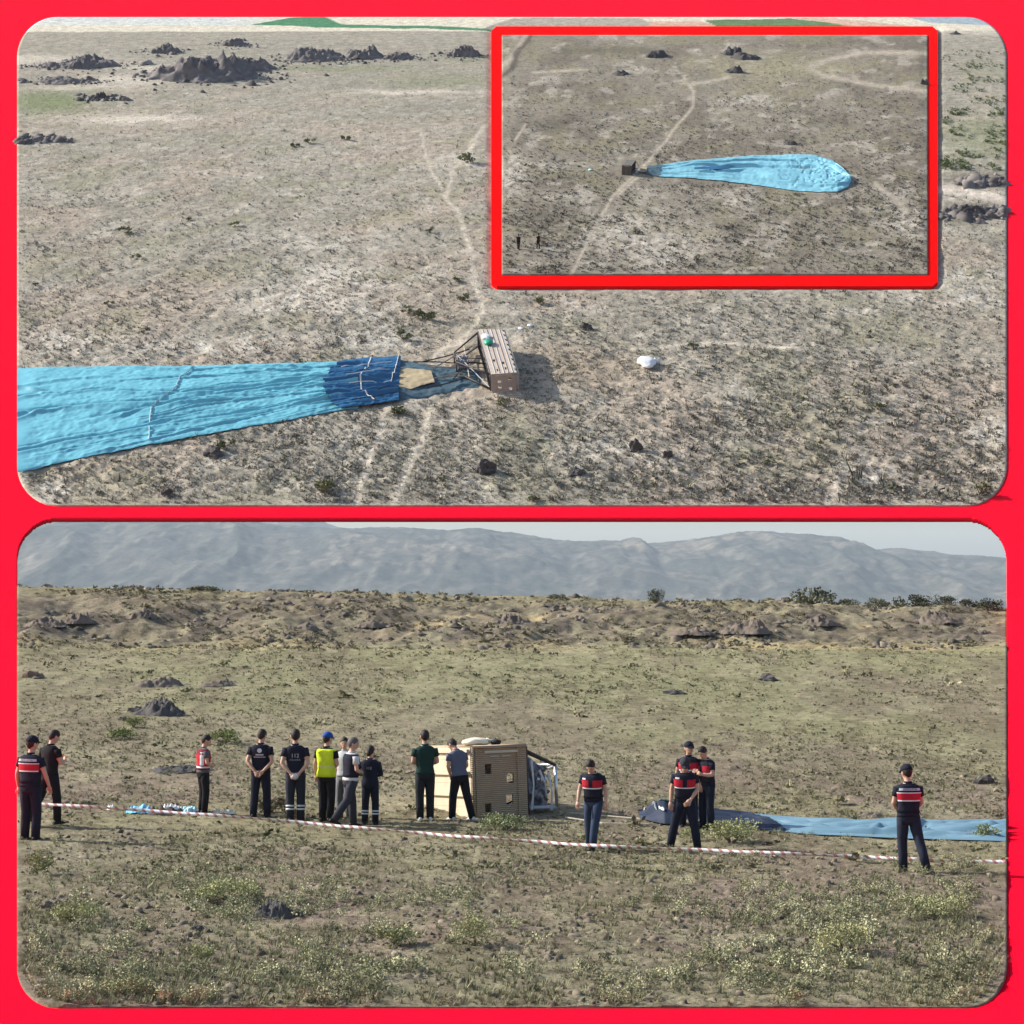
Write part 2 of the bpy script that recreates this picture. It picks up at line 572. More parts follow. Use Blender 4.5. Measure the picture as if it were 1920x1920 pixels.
c = mixc(c, (.55, .36, .27), poly_mask(PX, gy, [(1480, 34), (1560, 34), (1740, 52), (1620, 51)]) * .8)
c = mixc(c, (.24, .34, .42), poly_mask(PX, gy, [(1690, 30), (1830, 30), (1870, 48), (1740, 42)]) * .8)
c = c * np.array([1.10, 1.065, 1.0])
upper = sheet('terrain', P2n(PX, RW, hh).reshape(-1, 3), NR2, NC2, M['dust'], c.reshape(-1, 3), 0.16, N2)

# ================================================================== THE SMALL RAISED GROUND (third view)
H3 = 0.16


def rel3(px, row):
    e = np.minimum(np.minimum(px - 941, 1739 - px), np.minimum(row - 70, 520 - row))
    return .06 + sst(0, 20, e) * (.12 * (fbm(px * .02, row * .05, 3, 171) - .3) + .08 * (fbm(px * .09, row * .2, 3, 172) - .3))


def P3n(px, row, h=0.0):
    # heights are laid along the view of the plane only through its normal
    return P2n(px, row, np.asarray(h) + H3)


def P3(px, row, h=0.0):
    return Vector(P3n(px, row, float(rel3(np.float64(px), np.float64(row))) + h))


NR3, NC3 = 230, 300
PX = np.repeat(np.linspace(941, 1739, NC3)[None, :], NR3, 0)
RW = np.repeat(np.linspace(520, 70, NR3)[:, None], NC3, 1)
wx = PX + 30 * (fbm(PX * .02, RW * .04, 3, 191) - .5); wy = RW + 12 * (fbm(PX * .02, RW * .04, 3, 192) - .5)
c = np.zeros(PX.shape + (3,)) + np.array([.265, .243, .200])
c = mixc(c, (.19, .172, .138), sst(.42, .66, fbm(PX * .014, RW * .035, 4, 181)) * .85)
c = mixc(c, (.26, .245, .165), sst(.5, .66, fbm(PX * .02 + 3, RW * .06, 4, 182)) * .6)
c = mixc(c, (.47, .44, .385), sst(.60, .72, fbm(PX * .03, RW * .08, 4, 183)) * .6)
for (cx, cy, rx, ry) in ((1235, 470, 90, 30), (1230, 500, 40, 14), (1400, 195, 60, 10), (1390, 380, 30, 10), (1180, 430, 60, 30), (1700, 420, 40, 30), (960, 330, 30, 40)):
    c = mixc(c, (.50, .47, .41), np.clip(spot(wx, wy, cx, cy, rx, ry) * 1.2 * sst(.3, .6, fbm(PX * .12, RW * .2, 3, 185)), 0, 1))
for (cx, cy, rx, ry) in ((1040, 240, 70, 14), (1210, 105, 50, 8), (1480, 265, 40, 10), (1120, 100, 80, 6), (1020, 410, 60, 20)):
    c = mixc(c, (.12, .11, .085), spot(wx, wy, cx, cy, rx, ry) * .6)
c = mixc(c, (.33, .315, .21), spot(wx, wy, 1460, 135, 150, 22) * .8)
TR3 = (([(1070, 522), (1105, 450), (1150, 375), (1215, 310), (1265, 245), (1298, 205), (1300, 178), (1290, 165), (1330, 158), (1370, 150)], 4.0), ([(1200, 335), (1160, 372)], 3.5),
               ([(1745, 105), (1620, 103), (1560, 115), (1515, 133), (1545, 148), (1640, 165), (1745, 177)], 6.0), ([(940, 130), (960, 115), (985, 70)], 8.0),
               ([(985, 240), (965, 270)], 3.0), ([(1000, 140), (1100, 136)], 3.0), ([(1640, 350), (1700, 400)], 5.0))
for pts, w in TR3:
    d = seg_dist(PX + .3 * (wx - PX), RW, pts)
    c = mixc(c, (.43, .39, .32), np.clip(1.2 * np.exp(-(d / (w * .68)) ** 2), 0, 1))
d = seg_dist(wx, RW, [(938, 160), (962, 130), (978, 90), (992, 70)])
c = mixc(c, (.10, .09, .075), np.clip(1.2 * np.exp(-(d / 5) ** 2), 0, 1) * .8)
hh = rel3(PX, RW)
c = c * .88
c = c * np.array([1.06, 1.0, .92])
inset = sheet('raised_terrain', P3n(PX, RW, hh).reshape(-1, 3), NR3, NC3, M['dust3'], c.reshape(-1, 3), 0.12, N2)

# red tray below the small ground
nr, nc = 60, 4
rws = np.linspace(540, 52, nr)
xl, xr = rr_span(rws, 921, 1758, 52, 540, 10)
PX = xl[:, None] + (xr - xl)[:, None] * np.linspace(0, 1, nc)[None, :]
RW = np.repeat(rws[:, None], nc, 1)
tray = sheet('display_tray', P2n(PX, RW, H3 - .02).reshape(-1, 3), nr, nc, M['red2'], np.ones((nr * nc, 3)), 0.30, N2)
tray.data.polygons.foreach_set('use_smooth', [False] * len(tray.data.polygons))

# red base the grounds lie on: one folded deck with an opening towards the far hills
rws = np.concatenate([np.linspace(2420, 2080, 8), np.linspace(2070, 1900, 12), np.linspace(1894, 1800, 40), np.linspace(1790, 1260, 60), np.linspace(1250, 1116, 30), np.linspace(1112, 972, 71), np.linspace(966, 860, 40), np.linspace(850, 124, 20), np.linspace(120, 20, 44), np.linspace(0, -160, 5)])
pxs = np.concatenate([np.linspace(-1100, 20, 14), np.linspace(24, 112, 45), np.linspace(140, 1780, 40), np.linspace(1808, 1896, 45), np.linspace(1900, 3020, 14)])
V = np.zeros((len(rws), len(pxs), 3))
for i, r in enumerate(rws):
    if r > 1113:
        y_ = min(100.3, np.interp(r, rtab[o_], ytab[o_])) if r < rtab.max() else ZC * F / (r - EYE)
        x_ = (pxs - 960) / F * y_
        V[i] = np.stack([x_, np.full_like(x_, y_), np.full_like(x_, ZC + (EYE - r) / F * y_ - .018)], -1)
    elif r >= 972:
        y_ = np.interp(r, [972, 1112], [110.0, 100.5])
        x_ = (pxs - 960) / F * y_
        z_ = ZC + (EYE - r) / F * y_
        V[i] = np.stack([x_, np.full_like(x_, y_), np.full_like(x_, z_)], -1)
    else:
        V[i] = P2n(pxs, np.full_like(pxs, r), -.05)
Fq = grid_faces(len(rws), len(pxs))
cr = (rws[:-1] + rws[1:]) / 2; cp = (pxs[:-1] + pxs[1:]) / 2
keep = np.ones((len(rws) - 1, len(pxs) - 1), bool)
il, ir = rr_span(cr, 32, 1888, 972, 1888, 76)
for i, r in enumerate(cr):
    if 972 < r < 1330:
        keep[i] = (cp < il[i]) | (cp > ir[i])
jl, jr = rr_span(cr, 39, 1881, 1000, 1881, 72)
kl, kr = rr_span(cr, 39, 1881, 40, 940, 72)
for i, r in enumerate(cr):
    if 1320 < r < 1881: keep[i] &= (cp < jl[i]) | (cp > jr[i])
    if 40 < r < 940: keep[i] &= (cp < kl[i]) | (cp > kr[i])
# snap the edge of the opening to the curve
for i, r in enumerate(rws):
    if 972 <= r <= 1330:
        a, b = rr_span(np.array([r]), 32, 1888, 972, 1888, 76)
        y_ = V[i, 0, 1]
        ka = np.argmin(abs(pxs - a[0])); kb = np.argmin(abs(pxs - b[0]))
        V[i, ka, 0] = (a[0] - 960) / F * y_; V[i, kb, 0] = (b[0] - 960) / F * y_
me = np_mesh('display_base', V.reshape(-1, 3), Fq[keep.ravel()], M['red'], None, False)
deck = tag(link('display_base', me), kind='structure')
sm = deck.modifiers.new("thick", 'SOLIDIFY'); sm.thickness = 0.2; sm.offset = -1

# ================================================================== FAR VALLEY AND HILLS
M['hill'] = ground_mat('far_hillside', (.02, .07), 0.40, 3.5, .03)
vy = np.array([112., 160, 300, 700, 1500, 3000, 4600, 7000, 9000])
vz = np.array([-2., -8, -20, -45, -75, -95, -100, -100, -100])
xs = np.linspace(-.5, .5, 12)
Xv = xs[None, :] * (vy[:, None] * 1.3 + 60)
me = np_mesh('valley_floor', np.stack([Xv, np.repeat(vy[:, None], 12, 1), np.repeat(vz[:, None], 12, 1)], -1).reshape(-1, 3), grid_faces(len(vy), 12), M['hill'],
             np.tile(np.array([[.26, .23, .16]]), (len(vy) * 12, 1)))
tag(link('valley_floor', me), kind='structure')


def hills(name, y0, y1, rp, rr, seed, amp, colr):
    nx, ny = 640, 120
    px = np.linspace(-500, 2420, nx)
    top = np.interp(px, rp, rr)
    top = top + 4.0 * (fbm(px * .03, px * 0, 4, seed) - .5) + 2 * (fbm(px * .2, px * 0, 3, seed + 5) - .5)
    t = np.linspace(0, 1.35, ny)[:, None]
    y = y0 + (y1 - y0) * t + 0 * px[None, :]
    zt = ZC + (EYE - top) / F * y1
    zb = -105.0
    prof = np.where(t < 1, np.sin(np.clip(t, 0, 1) * math.pi / 2) ** 1.15, 1 - 1.5 * (t - 1) ** 1.2)
    x = (px[None, :] - 960) / F * y1
    rid = 1 - np.abs(2 * fbm(x * .0055 + .3 * np.sin(y * .004), y * .0018, 5, seed + 11) - 1) ** .8
    rid2 = fbm(x * .015, y * .008, 4, seed + 13)
    z = zb + (zt[None, :] - zb) * prof + (rid - .75) * amp * 1.4 * np.sin(np.clip(t, 0, 1) * math.pi) + (rid2 - .5) * amp * .6 * np.sin(np.clip(t, 0, 1) * math.pi) ** .6
    z = z + (fbm(x * .05, y * .03, 3, seed + 15) - .5) * 7 * np.sin(np.clip(t, 0, 1) * math.pi) ** .5
    x = x + 0 * y
    C = np.zeros(x.shape + (3,)) + np.array(colr)
    C = mixc(C, (.155, .132, .10), sst(.52, .68, fbm(x * .003, y * .004, 4, seed + 20)) * .7)
    C = mixc(C, (.035, .042, .036), sst(.52, .60, fbm(x * .05, y * .03, 3, seed + 22)) * .6)
    C = mixc(C, (.038, .045, .038), sst(.50, .60, fbm(x * .012, y * .012, 4, seed + 21)) * .75)
    me = np_mesh(name, np.stack([x, y, z], -1).reshape(-1, 3), grid_faces(ny, nx), M['hill'], C.reshape(-1, 3), True)
    return tag(link(name, me), kind='structure')


hp = [-500, 32, 100, 250, 440, 500, 625, 740, 840, 900, 960, 1020, 1100, 1160, 1187, 1212, 1270, 1335, 1400, 1460, 1555, 1585, 1630, 1690, 1780, 1888, 2420]
hr = [984, 984, 977, 973, 974, 982, 990, 988, 995, 990, 1001, 1011, 1015, 1015, 1007, 1018, 1015, 1006, 995, 1001, 1005, 1017, 1030, 1028, 1041, 1047, 1065]
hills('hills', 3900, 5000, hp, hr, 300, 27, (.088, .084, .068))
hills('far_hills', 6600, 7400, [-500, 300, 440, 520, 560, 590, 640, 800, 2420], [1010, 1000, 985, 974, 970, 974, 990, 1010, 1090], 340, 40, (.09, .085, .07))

hz = MB().box((0, 4300, 15), (9000, 9200, 260))
hz_m = bpy.data.materials.new('haze'); hz_m.use_nodes = True
nt = hz_m.node_tree; nt.nodes.clear()
out = nt.nodes.new("ShaderNodeOutputMaterial"); pv = nt.nodes.new("ShaderNodeVolumePrincipled")
pv.inputs["Density"].default_value = 0.00007
pv.inputs["Color"].default_value = (.74, .87, 1.0, 1)
pv.inputs["Anisotropy"].default_value = 0.0
nt.links.new(pv.outputs[0], out.inputs["Volume"])
tag(hz.build('haze', hz_m), kind='stuff')


# ================================================================== SCATTER
def merge_scatter(name, protos, pos, rot, scl, tint, pick, mat, frame=None, kind='stuff', squash=None):
    """protos: list of (V,F tri,C) ; frame: 3x3 rows x,y,z of the carrying plane"""
    Vs, Fs, Cs = [], [], []
    b = 0
    for k, (V, T, C) in enumerate(protos):
        idx = np.where(pick == k)[0]
        if len(idx) == 0: continue
        ca, sa = np.cos(rot[idx]), np.sin(rot[idx])
        s = scl[idx]
        x = V[None, :, 0] * ca[:, None] - V[None, :, 1] * sa[:, None]
        y = V[None, :, 0] * sa[:, None] + V[None, :, 1] * ca[:, None]
        z = np.repeat(V[None, :, 2], len(idx), 0)
        if squash is not None: z = z * squash[idx][:, None]
        L = np.stack([x, y, z], -1) * s[:, None, None]
        if frame is not None: L = L @ frame
        L = L + pos[idx][:, None, :]
        n = V.shape[0]
        Fc = T[None, :, :] + (np.arange(len(idx)) * n)[:, None, None] + b
        Vs.append(L.reshape(-1, 3)); Fs.append(Fc.reshape(-1, 3))
        Cs.append((C[None, :, :] * tint[idx][:, None, :]).reshape(-1, 3))
        b += n * len(idx)
    me = np_mesh(name, np.concatenate(Vs), np.concatenate(Fs), mat, np.clip(np.concatenate(Cs), 0, 1))
    return tag(link(name, me), kind=kind)


def proto_plant(rng, stems=12, leaves=6, h=1.0, spread=.6, ls=.16):
    V, T, C = [], [], []
    for s in range(stems):
        a = rng.uniform(0, 2 * math.pi); l = rng.uniform(.3, 1) * spread
        hh_ = h * rng.uniform(.5, 1.0) * (1.1 - .45 * l / spread)
        tip = np.array([math.cos(a) * l, math.sin(a) * l, hh_])
        root = np.array([math.cos(a) * l * .3, math.sin(a) * l * .3, -.05])
        for k in range(leaves):
            t = rng.uniform(.25, 1.0)
            p = root + (tip - root) * t + rng.normal(0, .04, 3)
            d = rng.normal(0, 1, 3); d[2] = abs(d[2]) * .7 + .1; d /= np.linalg.norm(d)
            w = np.cross(d, rng.normal(0, 1, 3)); w /= np.linalg.norm(w)
            L_ = ls * rng.uniform(.6, 1.3); W_ = L_ * .36
            b = len(V)
            V += [p, p + d * L_ * .5 + w * W_, p + d * L_, p + d * L_ * .5 - w * W_]
            T += [(b, b + 1, b + 2), (b, b + 2, b + 3)]
            k_ = rng.uniform(.6, 1.25)
            C += [(k_, k_, k_)] * 4
    return np.array(V), np.array(T), np.array(C)


def proto_tuft(rng, blades=9, h=1.0, lean=.5, w=.05):
    V, T, C = [], [], []
    for s in range(blades):
        a = rng.uniform(0, 2 * math.pi); r = rng.uniform(0, .25)
        p = np.array([math.cos(a) * r, math.sin(a) * r, -.06])
        a2 = a + rng.normal(0, .6); l = rng.uniform(.2, 1) * lean
        tip = p + np.array([math.cos(a2) * l, math.sin(a2) * l, h * rng.uniform(.5, 1)])
        sd_ = np.array([-math.sin(a2), math.cos(a2), 0]) * w * rng.uniform(.7, 1.4)
        b = len(V)
        V += [p - sd_, p + sd_, tip]
        T += [(b, b + 1, b + 2)]
        k_ = rng.uniform(.6, 1.3)
        C += [(k_ * .7,) * 3, (k_ * .7,) * 3, (k_,) * 3]
    return np.array(V), np.array(T), np.array(C)


def proto_clod(rng, n=7, flat=.7, rough=.3):
    V = [np.array([rng.normal(0, .1), rng.normal(0, .1), flat * rng.uniform(.8, 1.2)])]
    for j, (rr_, zz) in enumerate(((.62, .62), (1.0, -.08))):
        for k in range(n):
            a = 2 * math.pi * (k + .5 * j) / n + rng.normal(0, .12)
            r = rr_ * (1 + rng.normal(0, rough))
            V.append(np.array([math.cos(a) * r, math.sin(a) * r, flat * zz * (1 + rng.normal(0, rough)) - (.05 if j else 0)]))
    T = []
    for k in range(n):
        T.append((0, 1 + k, 1 + (k + 1) % n))
        T.append((1 + k, 1 + n + k, 1 + (k + 1) % n)); T.append((1 + (k + 1) % n, 1 + n + k, 1 + n + (k + 1) % n))
    V = np.array(V)
    C = np.repeat(rng.uniform(.75, 1.25, (len(V), 1)), 3, 1)
    return V, np.array(T), C


prg = np.random.default_rng(11)
PL = [proto_plant(prg, 18, 8, 1.0, .75, .135) for _ in range(5)]
TU = [proto_tuft(prg, 10, 1.0, .8, .045) for _ in range(6)]
CL = [proto_clod(prg, 6, .75, .42) for _ in range(8)]
SH = [proto_plant(prg, 8, 5, .8, .8, .34) for _ in range(5)]
BU = [proto_plant(prg, 7, 2, .75, .85, .55) for _ in range(8)]


def field_points(n, r0, r1, keepf, seed):
    g = np.random.default_rng(seed)
    row = g.uniform(r0, r1, n); y = np.interp(row, rtab[o_], ytab[o_])
    a, b = rr_span(row, 40, 1880, 972, 1882, 76)
    px = a + (b - a) * g.uniform(0, 1, n)
    x = (px - 960) / F * y
    k = g.uniform(0, 1, n) < keepf(x, y, px, row)
    x, y, px, row = x[k], y[k], px[k], row[k]
    return np.stack([x, y, Z1(x, y)], -1), px, row, g


def veg_tint(g, n, lo, hi, j=.16):
    t = g.uniform(0, 1, (n, 1))
    return (np.array(lo) * (1 - t) + np.array(hi) * t) * (1 + g.normal(0, j, (n, 1))).clip(.5, 1.5)


# leafy low growth of the near field
def kf(x, y, px, row):
    m = .6 * fbm(x * .5, y * .35, 3, 401) + .4 * fbm(x * 1.6, y * 1.2, 2, 404)
    near = sst(1590, 1660, row)
    return np.clip(sst(.50, .60, m) * (.22 + .78 * near) + .05, 0, 1)


pos, px, row, g = field_points(5000, 1440, 1884, kf, 41)
k = (px > 58) & (px < 1852); pos, px, row = pos[k], px[k], row[k]
n = len(pos)
merge_scatter('low_plants', PL, pos, g.uniform(0, 6.3, n), np.minimum(np.exp(g.normal(math.log(.115), .40, n)), .19) * (.75 + .55 * sst(1560, 1720, row)), veg_tint(g, n, (.215, .22, .115), (.45, .425, .26), .25), g.integers(0, 5, n), M['leaf'])


def kg(x, y, px, row):
    return np.clip(.25 + .9 * sst(.42, .62, fbm(x * .4, y * .25, 3, 402)), 0, 1)


pos, px, row, g = field_points(34000, 1212, 1886, kg, 42)
n = len(pos)
merge_scatter('grass', TU, pos, g.uniform(0, 6.3, n), g.uniform(.06, .15, n) * (1 + .3 * sst(60, 90, pos[:, 1])), veg_tint(g, n, (.20, .205, .10), (.37, .345, .20)), g.integers(0, 6, n), M['leaf'],
              squash=g.uniform(.5, 1.0, n))


pos, px, row, g = field_points(9000, 1190, 1640, kg, 45)
n = len(pos)
merge_scatter('scrub', BU, pos, g.uniform(0, 6.3, n), np.exp(g.normal(math.log(.075), .45, n)) * (.8 + .5 * sst(50, 85, pos[:, 1])), veg_tint(g, n, (.10, .098, .05), (.30, .27, .15), .2), g.integers(0, 8, n), M['leaf'], squash=g.uniform(.5, 1., n))


def kc(x, y, px, row):
    return np.clip(.15 + .9 * sst(.45, .62, fbm(x * .9, y * .7, 3, 403)), 0, 1)


pos, px, row, g = field_points(11000, 1230, 1886, kc, 43)
n = len(pos)
merge_scatter('clods', CL, pos, g.uniform(0, 6.3, n), np.minimum(np.exp(g.normal(math.log(.028), .5, n)), .075), veg_tint(g, n, (.09, .07, .052), (.22, .18, .13)), g.integers(0, 8, n), M['leaf'])
# scrub and rubble on the far bank
g = np.random.default_rng(44)
n = 4200
y = g.uniform(86, 101.2, n); px = g.uniform(36, 1884, n); x = (px - 960) / F * y
k = g.uniform(0, 1, n) < sst(.42, .6, fbm(x * .35, y * .5, 3, 405)) + .1
x, y, px = x[k], y[k], px[k]; n = len(x)
merge_scatter('bank_scrub', SH, np.stack([x, y, Z1(x, y)], -1), g.uniform(0, 6.3, n), np.exp(g.normal(math.log(.12), .35, n)), veg_tint(g, n, (.13, .12, .07), (.28, .24, .14)), g.integers(0, 5, n), M['leaf'])
n = 2600
y = g.uniform(86, 100, n); px = g.uniform(36, 1884, n); x = (px - 960) / F * y
k = g.uniform(0, 1, n) < sst(.5, .62, fbm(x * .4, y * .5, 3, 407))
x, y = x[k], y[k]; n = len(x)
merge_scatter('bank_rubble', CL, np.stack([x, y, Z1(x, y)], -1), g.uniform(0, 6.3, n), np.exp(g.normal(math.log(.10), .4, n)), veg_tint(g, n, (.11, .09, .07), (.19, .155, .12)), g.integers(0, 8, n), M['leaf'])

# tussocks of the upper ground
FR2 = np.array([[1, 0, 0], list(Y2), list(N2)])


def upper_points(n, seed, r0=62, r1=946, p=1.0):
    g = np.random.default_rng(seed)
    row = r0 + (r1 - r0) * g.uniform(0, 1, n) ** p
    a, b = rr_span(row, 36, 1884, 34, 946, 76)
    px = a + (b - a) * g.uniform(0, 1, n)
    cl = (row > 44) & (row < 548) & (px > 916) & (px < 1764)
    return px[~cl], row[~cl], g


def in_env(px, row):
    top = np.interp(px, [0, 300, 620, 760, 830, 880], [694, 689, 682, 676, 690, 700]); bot = np.interp(px, [32, 240, 350, 630, 740, 830, 880], [888, 842, 818, 772, 758, 742, 735])
    return (px < 900) & (row > top - 2) & (row < bot + 3)


px, row, g = upper_points(52000, 61, 70, 944, .8)
gx, gd = ground2(px, row)
dens = .6 * fbm(gx * .25, gd * .2, 3, 411) + .4 * fbm(gx * 1.6, gd * 1.2, 2, 412)
k = (g.uniform(0, 1, len(px)) < np.clip(.18 + 1.1 * sst(.36, .62, dens), 0, 1)) & ~in_env(px, row)
tr = seg_dist(px, row, [(1740, 352), (1800, 356), (1900, 384)])
for pts_, w_ in TR2: tr = np.minimum(tr, seg_dist(px, row, pts_) * 6.0 / w_)
k &= (tr > 8) & ~((abs(px - 915) < 62) & (abs(row - 685) < 66))
px, row = px[k], row[k]; n = len(px)
sz = (3.0 * (row + 40) / 740.0 + .40) * np.exp(g.normal(0, .40, n)) * (1 + .35 * sst(1000, 1700, px) * sst(560, 800, row))
y_ = C2 / (row - R0)
pos = P2n(px, row, rel2(px, row))
tt = veg_tint(g, n, (.11, .104, .082), (.29, .27, .215), .22)
gr = g.uniform(0, 1, n) < .10
tt[gr] = veg_tint(g, int(gr.sum()), (.14, .155, .08), (.24, .25, .14))
pk = np.where(g.uniform(0, 1, n) < .6, g.integers(0, 8, n), 8 + g.integers(0, 6, n))
merge_scatter('tussocks', BU + TU, pos, g.uniform(0, 6.3, n), np.where(pk < 8, 1.0, 1.9) * sz * y_ / F, tt, pk, M['leaf'], FR2, squash=g.uniform(.5, 1.05, n))
px, row, g = upper_points(14000, 62, 160, 944, .7)
k = ~in_env(px, row) & ~((abs(px - 915) < 60) & (abs(row - 685) < 66))
px, row = px[k], row[k]; n = len(px)
y_ = C2 / (row - R0)
merge_scatter('dry_grass', TU, P2n(px, row, rel2(px, row)), g.uniform(0, 6.3, n), (5.5 * (row + 40) / 740.0) * np.exp(g.normal(0, .3, n)) * y_ / F, veg_tint(g, n, (.36, .33, .25), (.58, .54, .44)), g.integers(0, 6, n), M['leaf'], FR2)
# green low scrub at the right edge
g = np.random.default_rng(63)
n = 900
px = g.uniform(1766, 1884, n); row = g.uniform(95, 320, n)
k = g.uniform(0, 1, n) < sst(.40, .6, fbm(px * .03, row * .08, 3, 421)); px, row = px[k], row[k]; n = len(px)
merge_scatter('green_scrub', SH, P2n(px, row, rel2(px, row)), g.uniform(0, 6.3, n), (6.5 * (row + 60) / 360) * np.exp(g.normal(0, .3, n)) * (C2 / (row - R0)) / F, veg_tint(g, n, (.11, .15, .06), (.22, .26, .12)), g.integers(0, 5, n), M['leaf'], FR2)
# small ground tussocks
g = np.random.default_rng(64)
n = 19000
row = 74 + 444 * g.uniform(0, 1, n) ** .8; px = g.uniform(943, 1737, n)
te = np.interp(px, [1205, 1230, 1300, 1420, 1530, 1570, 1597], [322, 317, 308, 298, 298, 312, 345]); be = np.interp(px, [1205, 1230, 1400, 1480, 1560, 1585, 1597], [332, 337, 352, 364, 368, 360, 348])
k = ~((px > 1204) & (px < 1600) & (row > te - 2) & (row < be + 3)) & ~((abs(px - 1178) < 24) & (abs(row - 318) < 20)) & (g.uniform(0, 1, n) < .3 + sst(.35, .65, fbm(px * .02, row * .05, 3, 431)))
for pts_, w_ in TR3: k &= seg_dist(px, row, pts_) > w_ * 1.2
px, row = px[k], row[k]; n = len(px)
sz = (1.9 * (row + 60) / 400.0 + .3) * np.exp(g.normal(0, .4, n))
merge_scatter('small_tussocks', BU, P3n(px, row, rel3(px, row)), g.uniform(0, 6.3, n), sz * (C2 / (row - R0)) / F, veg_tint(g, n, (.07, .065, .05), (.22, .20, .155), .2), g.integers(0, 8, n), M['leaf'], FR2, squash=g.uniform(.6, 1.2, n))

OUT2 = ((375, 143, 130, 14), (470, 130, 70, 9), (310, 97, 40, 6), (440, 84, 34, 5), (590, 112, 90, 8), (680, 108, 60, 6), (748, 109, 44, 5), (868, 104, 46, 6), (165, 122, 80, 7), (105, 125, 40, 4), (190, 185, 34, 5), (118, 153, 70, 4), (48, 262, 50, 6), (1822, 402, 60, 9), (1848, 342, 40, 8))
g = np.random.default_rng(66)
pa, ra = [], []
for (cx, cy, rx, ry) in OUT2:
    k = int(30 + rx * 1.6)
    pa.append(np.clip(cx + g.normal(0, .62, k) * rx, 40, 1880)); ra.append(cy + g.normal(0, .62, k) * ry)
px = np.concatenate(pa); row = np.concatenate(ra)
k = ~((px > 915) & (px < 1765)) & (row > 62); px, row = px[k], row[k]; n = len(px)
merge_scatter('lava_rubble', CL, P2n(px, row, rel2(px, row)), g.uniform(0, 6.3, n), (1.2 + 1.6 * (row - 60) / 100) * np.exp(g.normal(0, .45, n)) * (C2 / (row - R0)) / F, veg_tint(g, n, (.09, .082, .076), (.22, .195, .175)), g.integers(0, 8, n), M['leaf'], FR2)

# ================================================================== ROCKS
def rock_mesh(name, seed, dims, mat, blobs=5, sub=3, spiky=.35):
    """a broken lava outcrop: ragged relief inside an uneven outline, steep at the rim"""
    if blobs <= 4:
        bm = bmesh.new(); bmesh.ops.create_icosphere(bm, subdivisions=3, radius=1)
        p = np.array([v.co[:] for v in bm.verts]); o = seed * 2.3
        a = fbm(p[:, 0] * 1.5 + o, p[:, 1] * 1.5 + p[:, 2] * 1.3 + o, 3, seed); q = fbm(p[:, 0] * 4 + p[:, 2] * 3 + o, p[:, 1] * 4 - p[:, 2] * 3, 3, seed + 3)
        s_ = 1 + (a - .5) * 1.1 + (np.abs(q - .5) * 2 - .4) * .55
        P = np.stack([p[:, 0] * s_ * dims[0], p[:, 1] * s_ * dims[1], np.maximum(p[:, 2] * s_, -.2) * dims[2] * .8 + .05 * dims[2]], -1)
        for v, w in zip(bm.verts, P): v.co = w
        me = bpy.data.meshes.new(name); bm.to_mesh(me); bm.free(); me.materials.append(mat)
        return me
    n = {2: 18, 3: 30, 4: 46}[sub]
    ny = max(10, int(n * .7))
    gx, gy = np.meshgrid(np.linspace(-1.15, 1.15, n), np.linspace(-1.15, 1.15, ny))
    g = np.random.default_rng(seed)
    gx = gx + g.uniform(-.5, .5, gx.shape) * 2.3 / n; gy = gy + g.uniform(-.5, .5, gy.shape) * 2.3 / ny
    o = seed * 3.7
    small = blobs <= 4
    k = 1.5 if small else 2.2 + .10 * blobs
    r = np.hypot(gx, gy) + (.3 if small else .75) * (fbm(gx * 1.8 + o, gy * 1.8 + o, 3, seed) - .5)
    m = np.clip((1 - r) * (2.4 if small else 1.7), 0, 1)
    rid = 1 - np.abs(2 * fbm(gx * k + o, gy * k * .8, 4, seed + 3) - 1)
    rid2 = 1 - np.abs(2 * fbm(gx * k * 2.7 + o, gy * k * 2.7, 3, seed + 5) - 1)
    big = fbm(gx * 1.1 + o * .5, gy * 1.1, 2, seed + 8)
    if small:
        h = m ** .7 * (.35 + .5 * rid ** 2 + .6 * (rid2 - .5))
    else:
        h = m ** .8 * (.05 + .62 * rid ** 2.2 + .60 * (rid2 - .40)) * (.30 + 1.1 * big)
    h = np.where(m <= 0, -.12, h - .04)
    V = np.stack([gx * dims[0], gy * dims[1], h * dims[2]], -1).reshape(-1, 3)
    Fq = grid_faces(ny, n)
    keep_ = (m.ravel()[Fq] > 0).any(1)
    me = np_mesh(name, V, Fq[keep_], mat)
    return me


def rock1(px, row, wpx, hpx, seed, label, mat='lava', group=None, blobs=5, depth=.7, name='rock'):
    p = P1(px, row)
    s = p.y / F
    o = link(name, rock_mesh(name, seed, (wpx * s * .46, wpx * s * .46 * depth, hpx * s * .95), M[mat], blobs, 4 if wpx > 70 else 3))
    o.location = p; o.rotation_euler = (0, 0, (seed % 7 - 3) * .1)
    return tag(o, label, 'rock', group)


def rock2(px, row, wpx, hpx, seed, label, mat='lava_far', group=None, blobs=6, depth=.6, base=None, name='rock', sub=3, spiky=.35):
    y = C2 / (row - R0); s = y / F
    me = rock_mesh(name, seed, (wpx * s * .48, wpx * s * .48 * depth, hpx * s * 1.1), M[mat], blobs, sub, spiky)
    o = link(name, me)
    o.matrix_world = mat2(px, row, 0, 0, 1, base)
    return tag(o, label, 'rock', group)


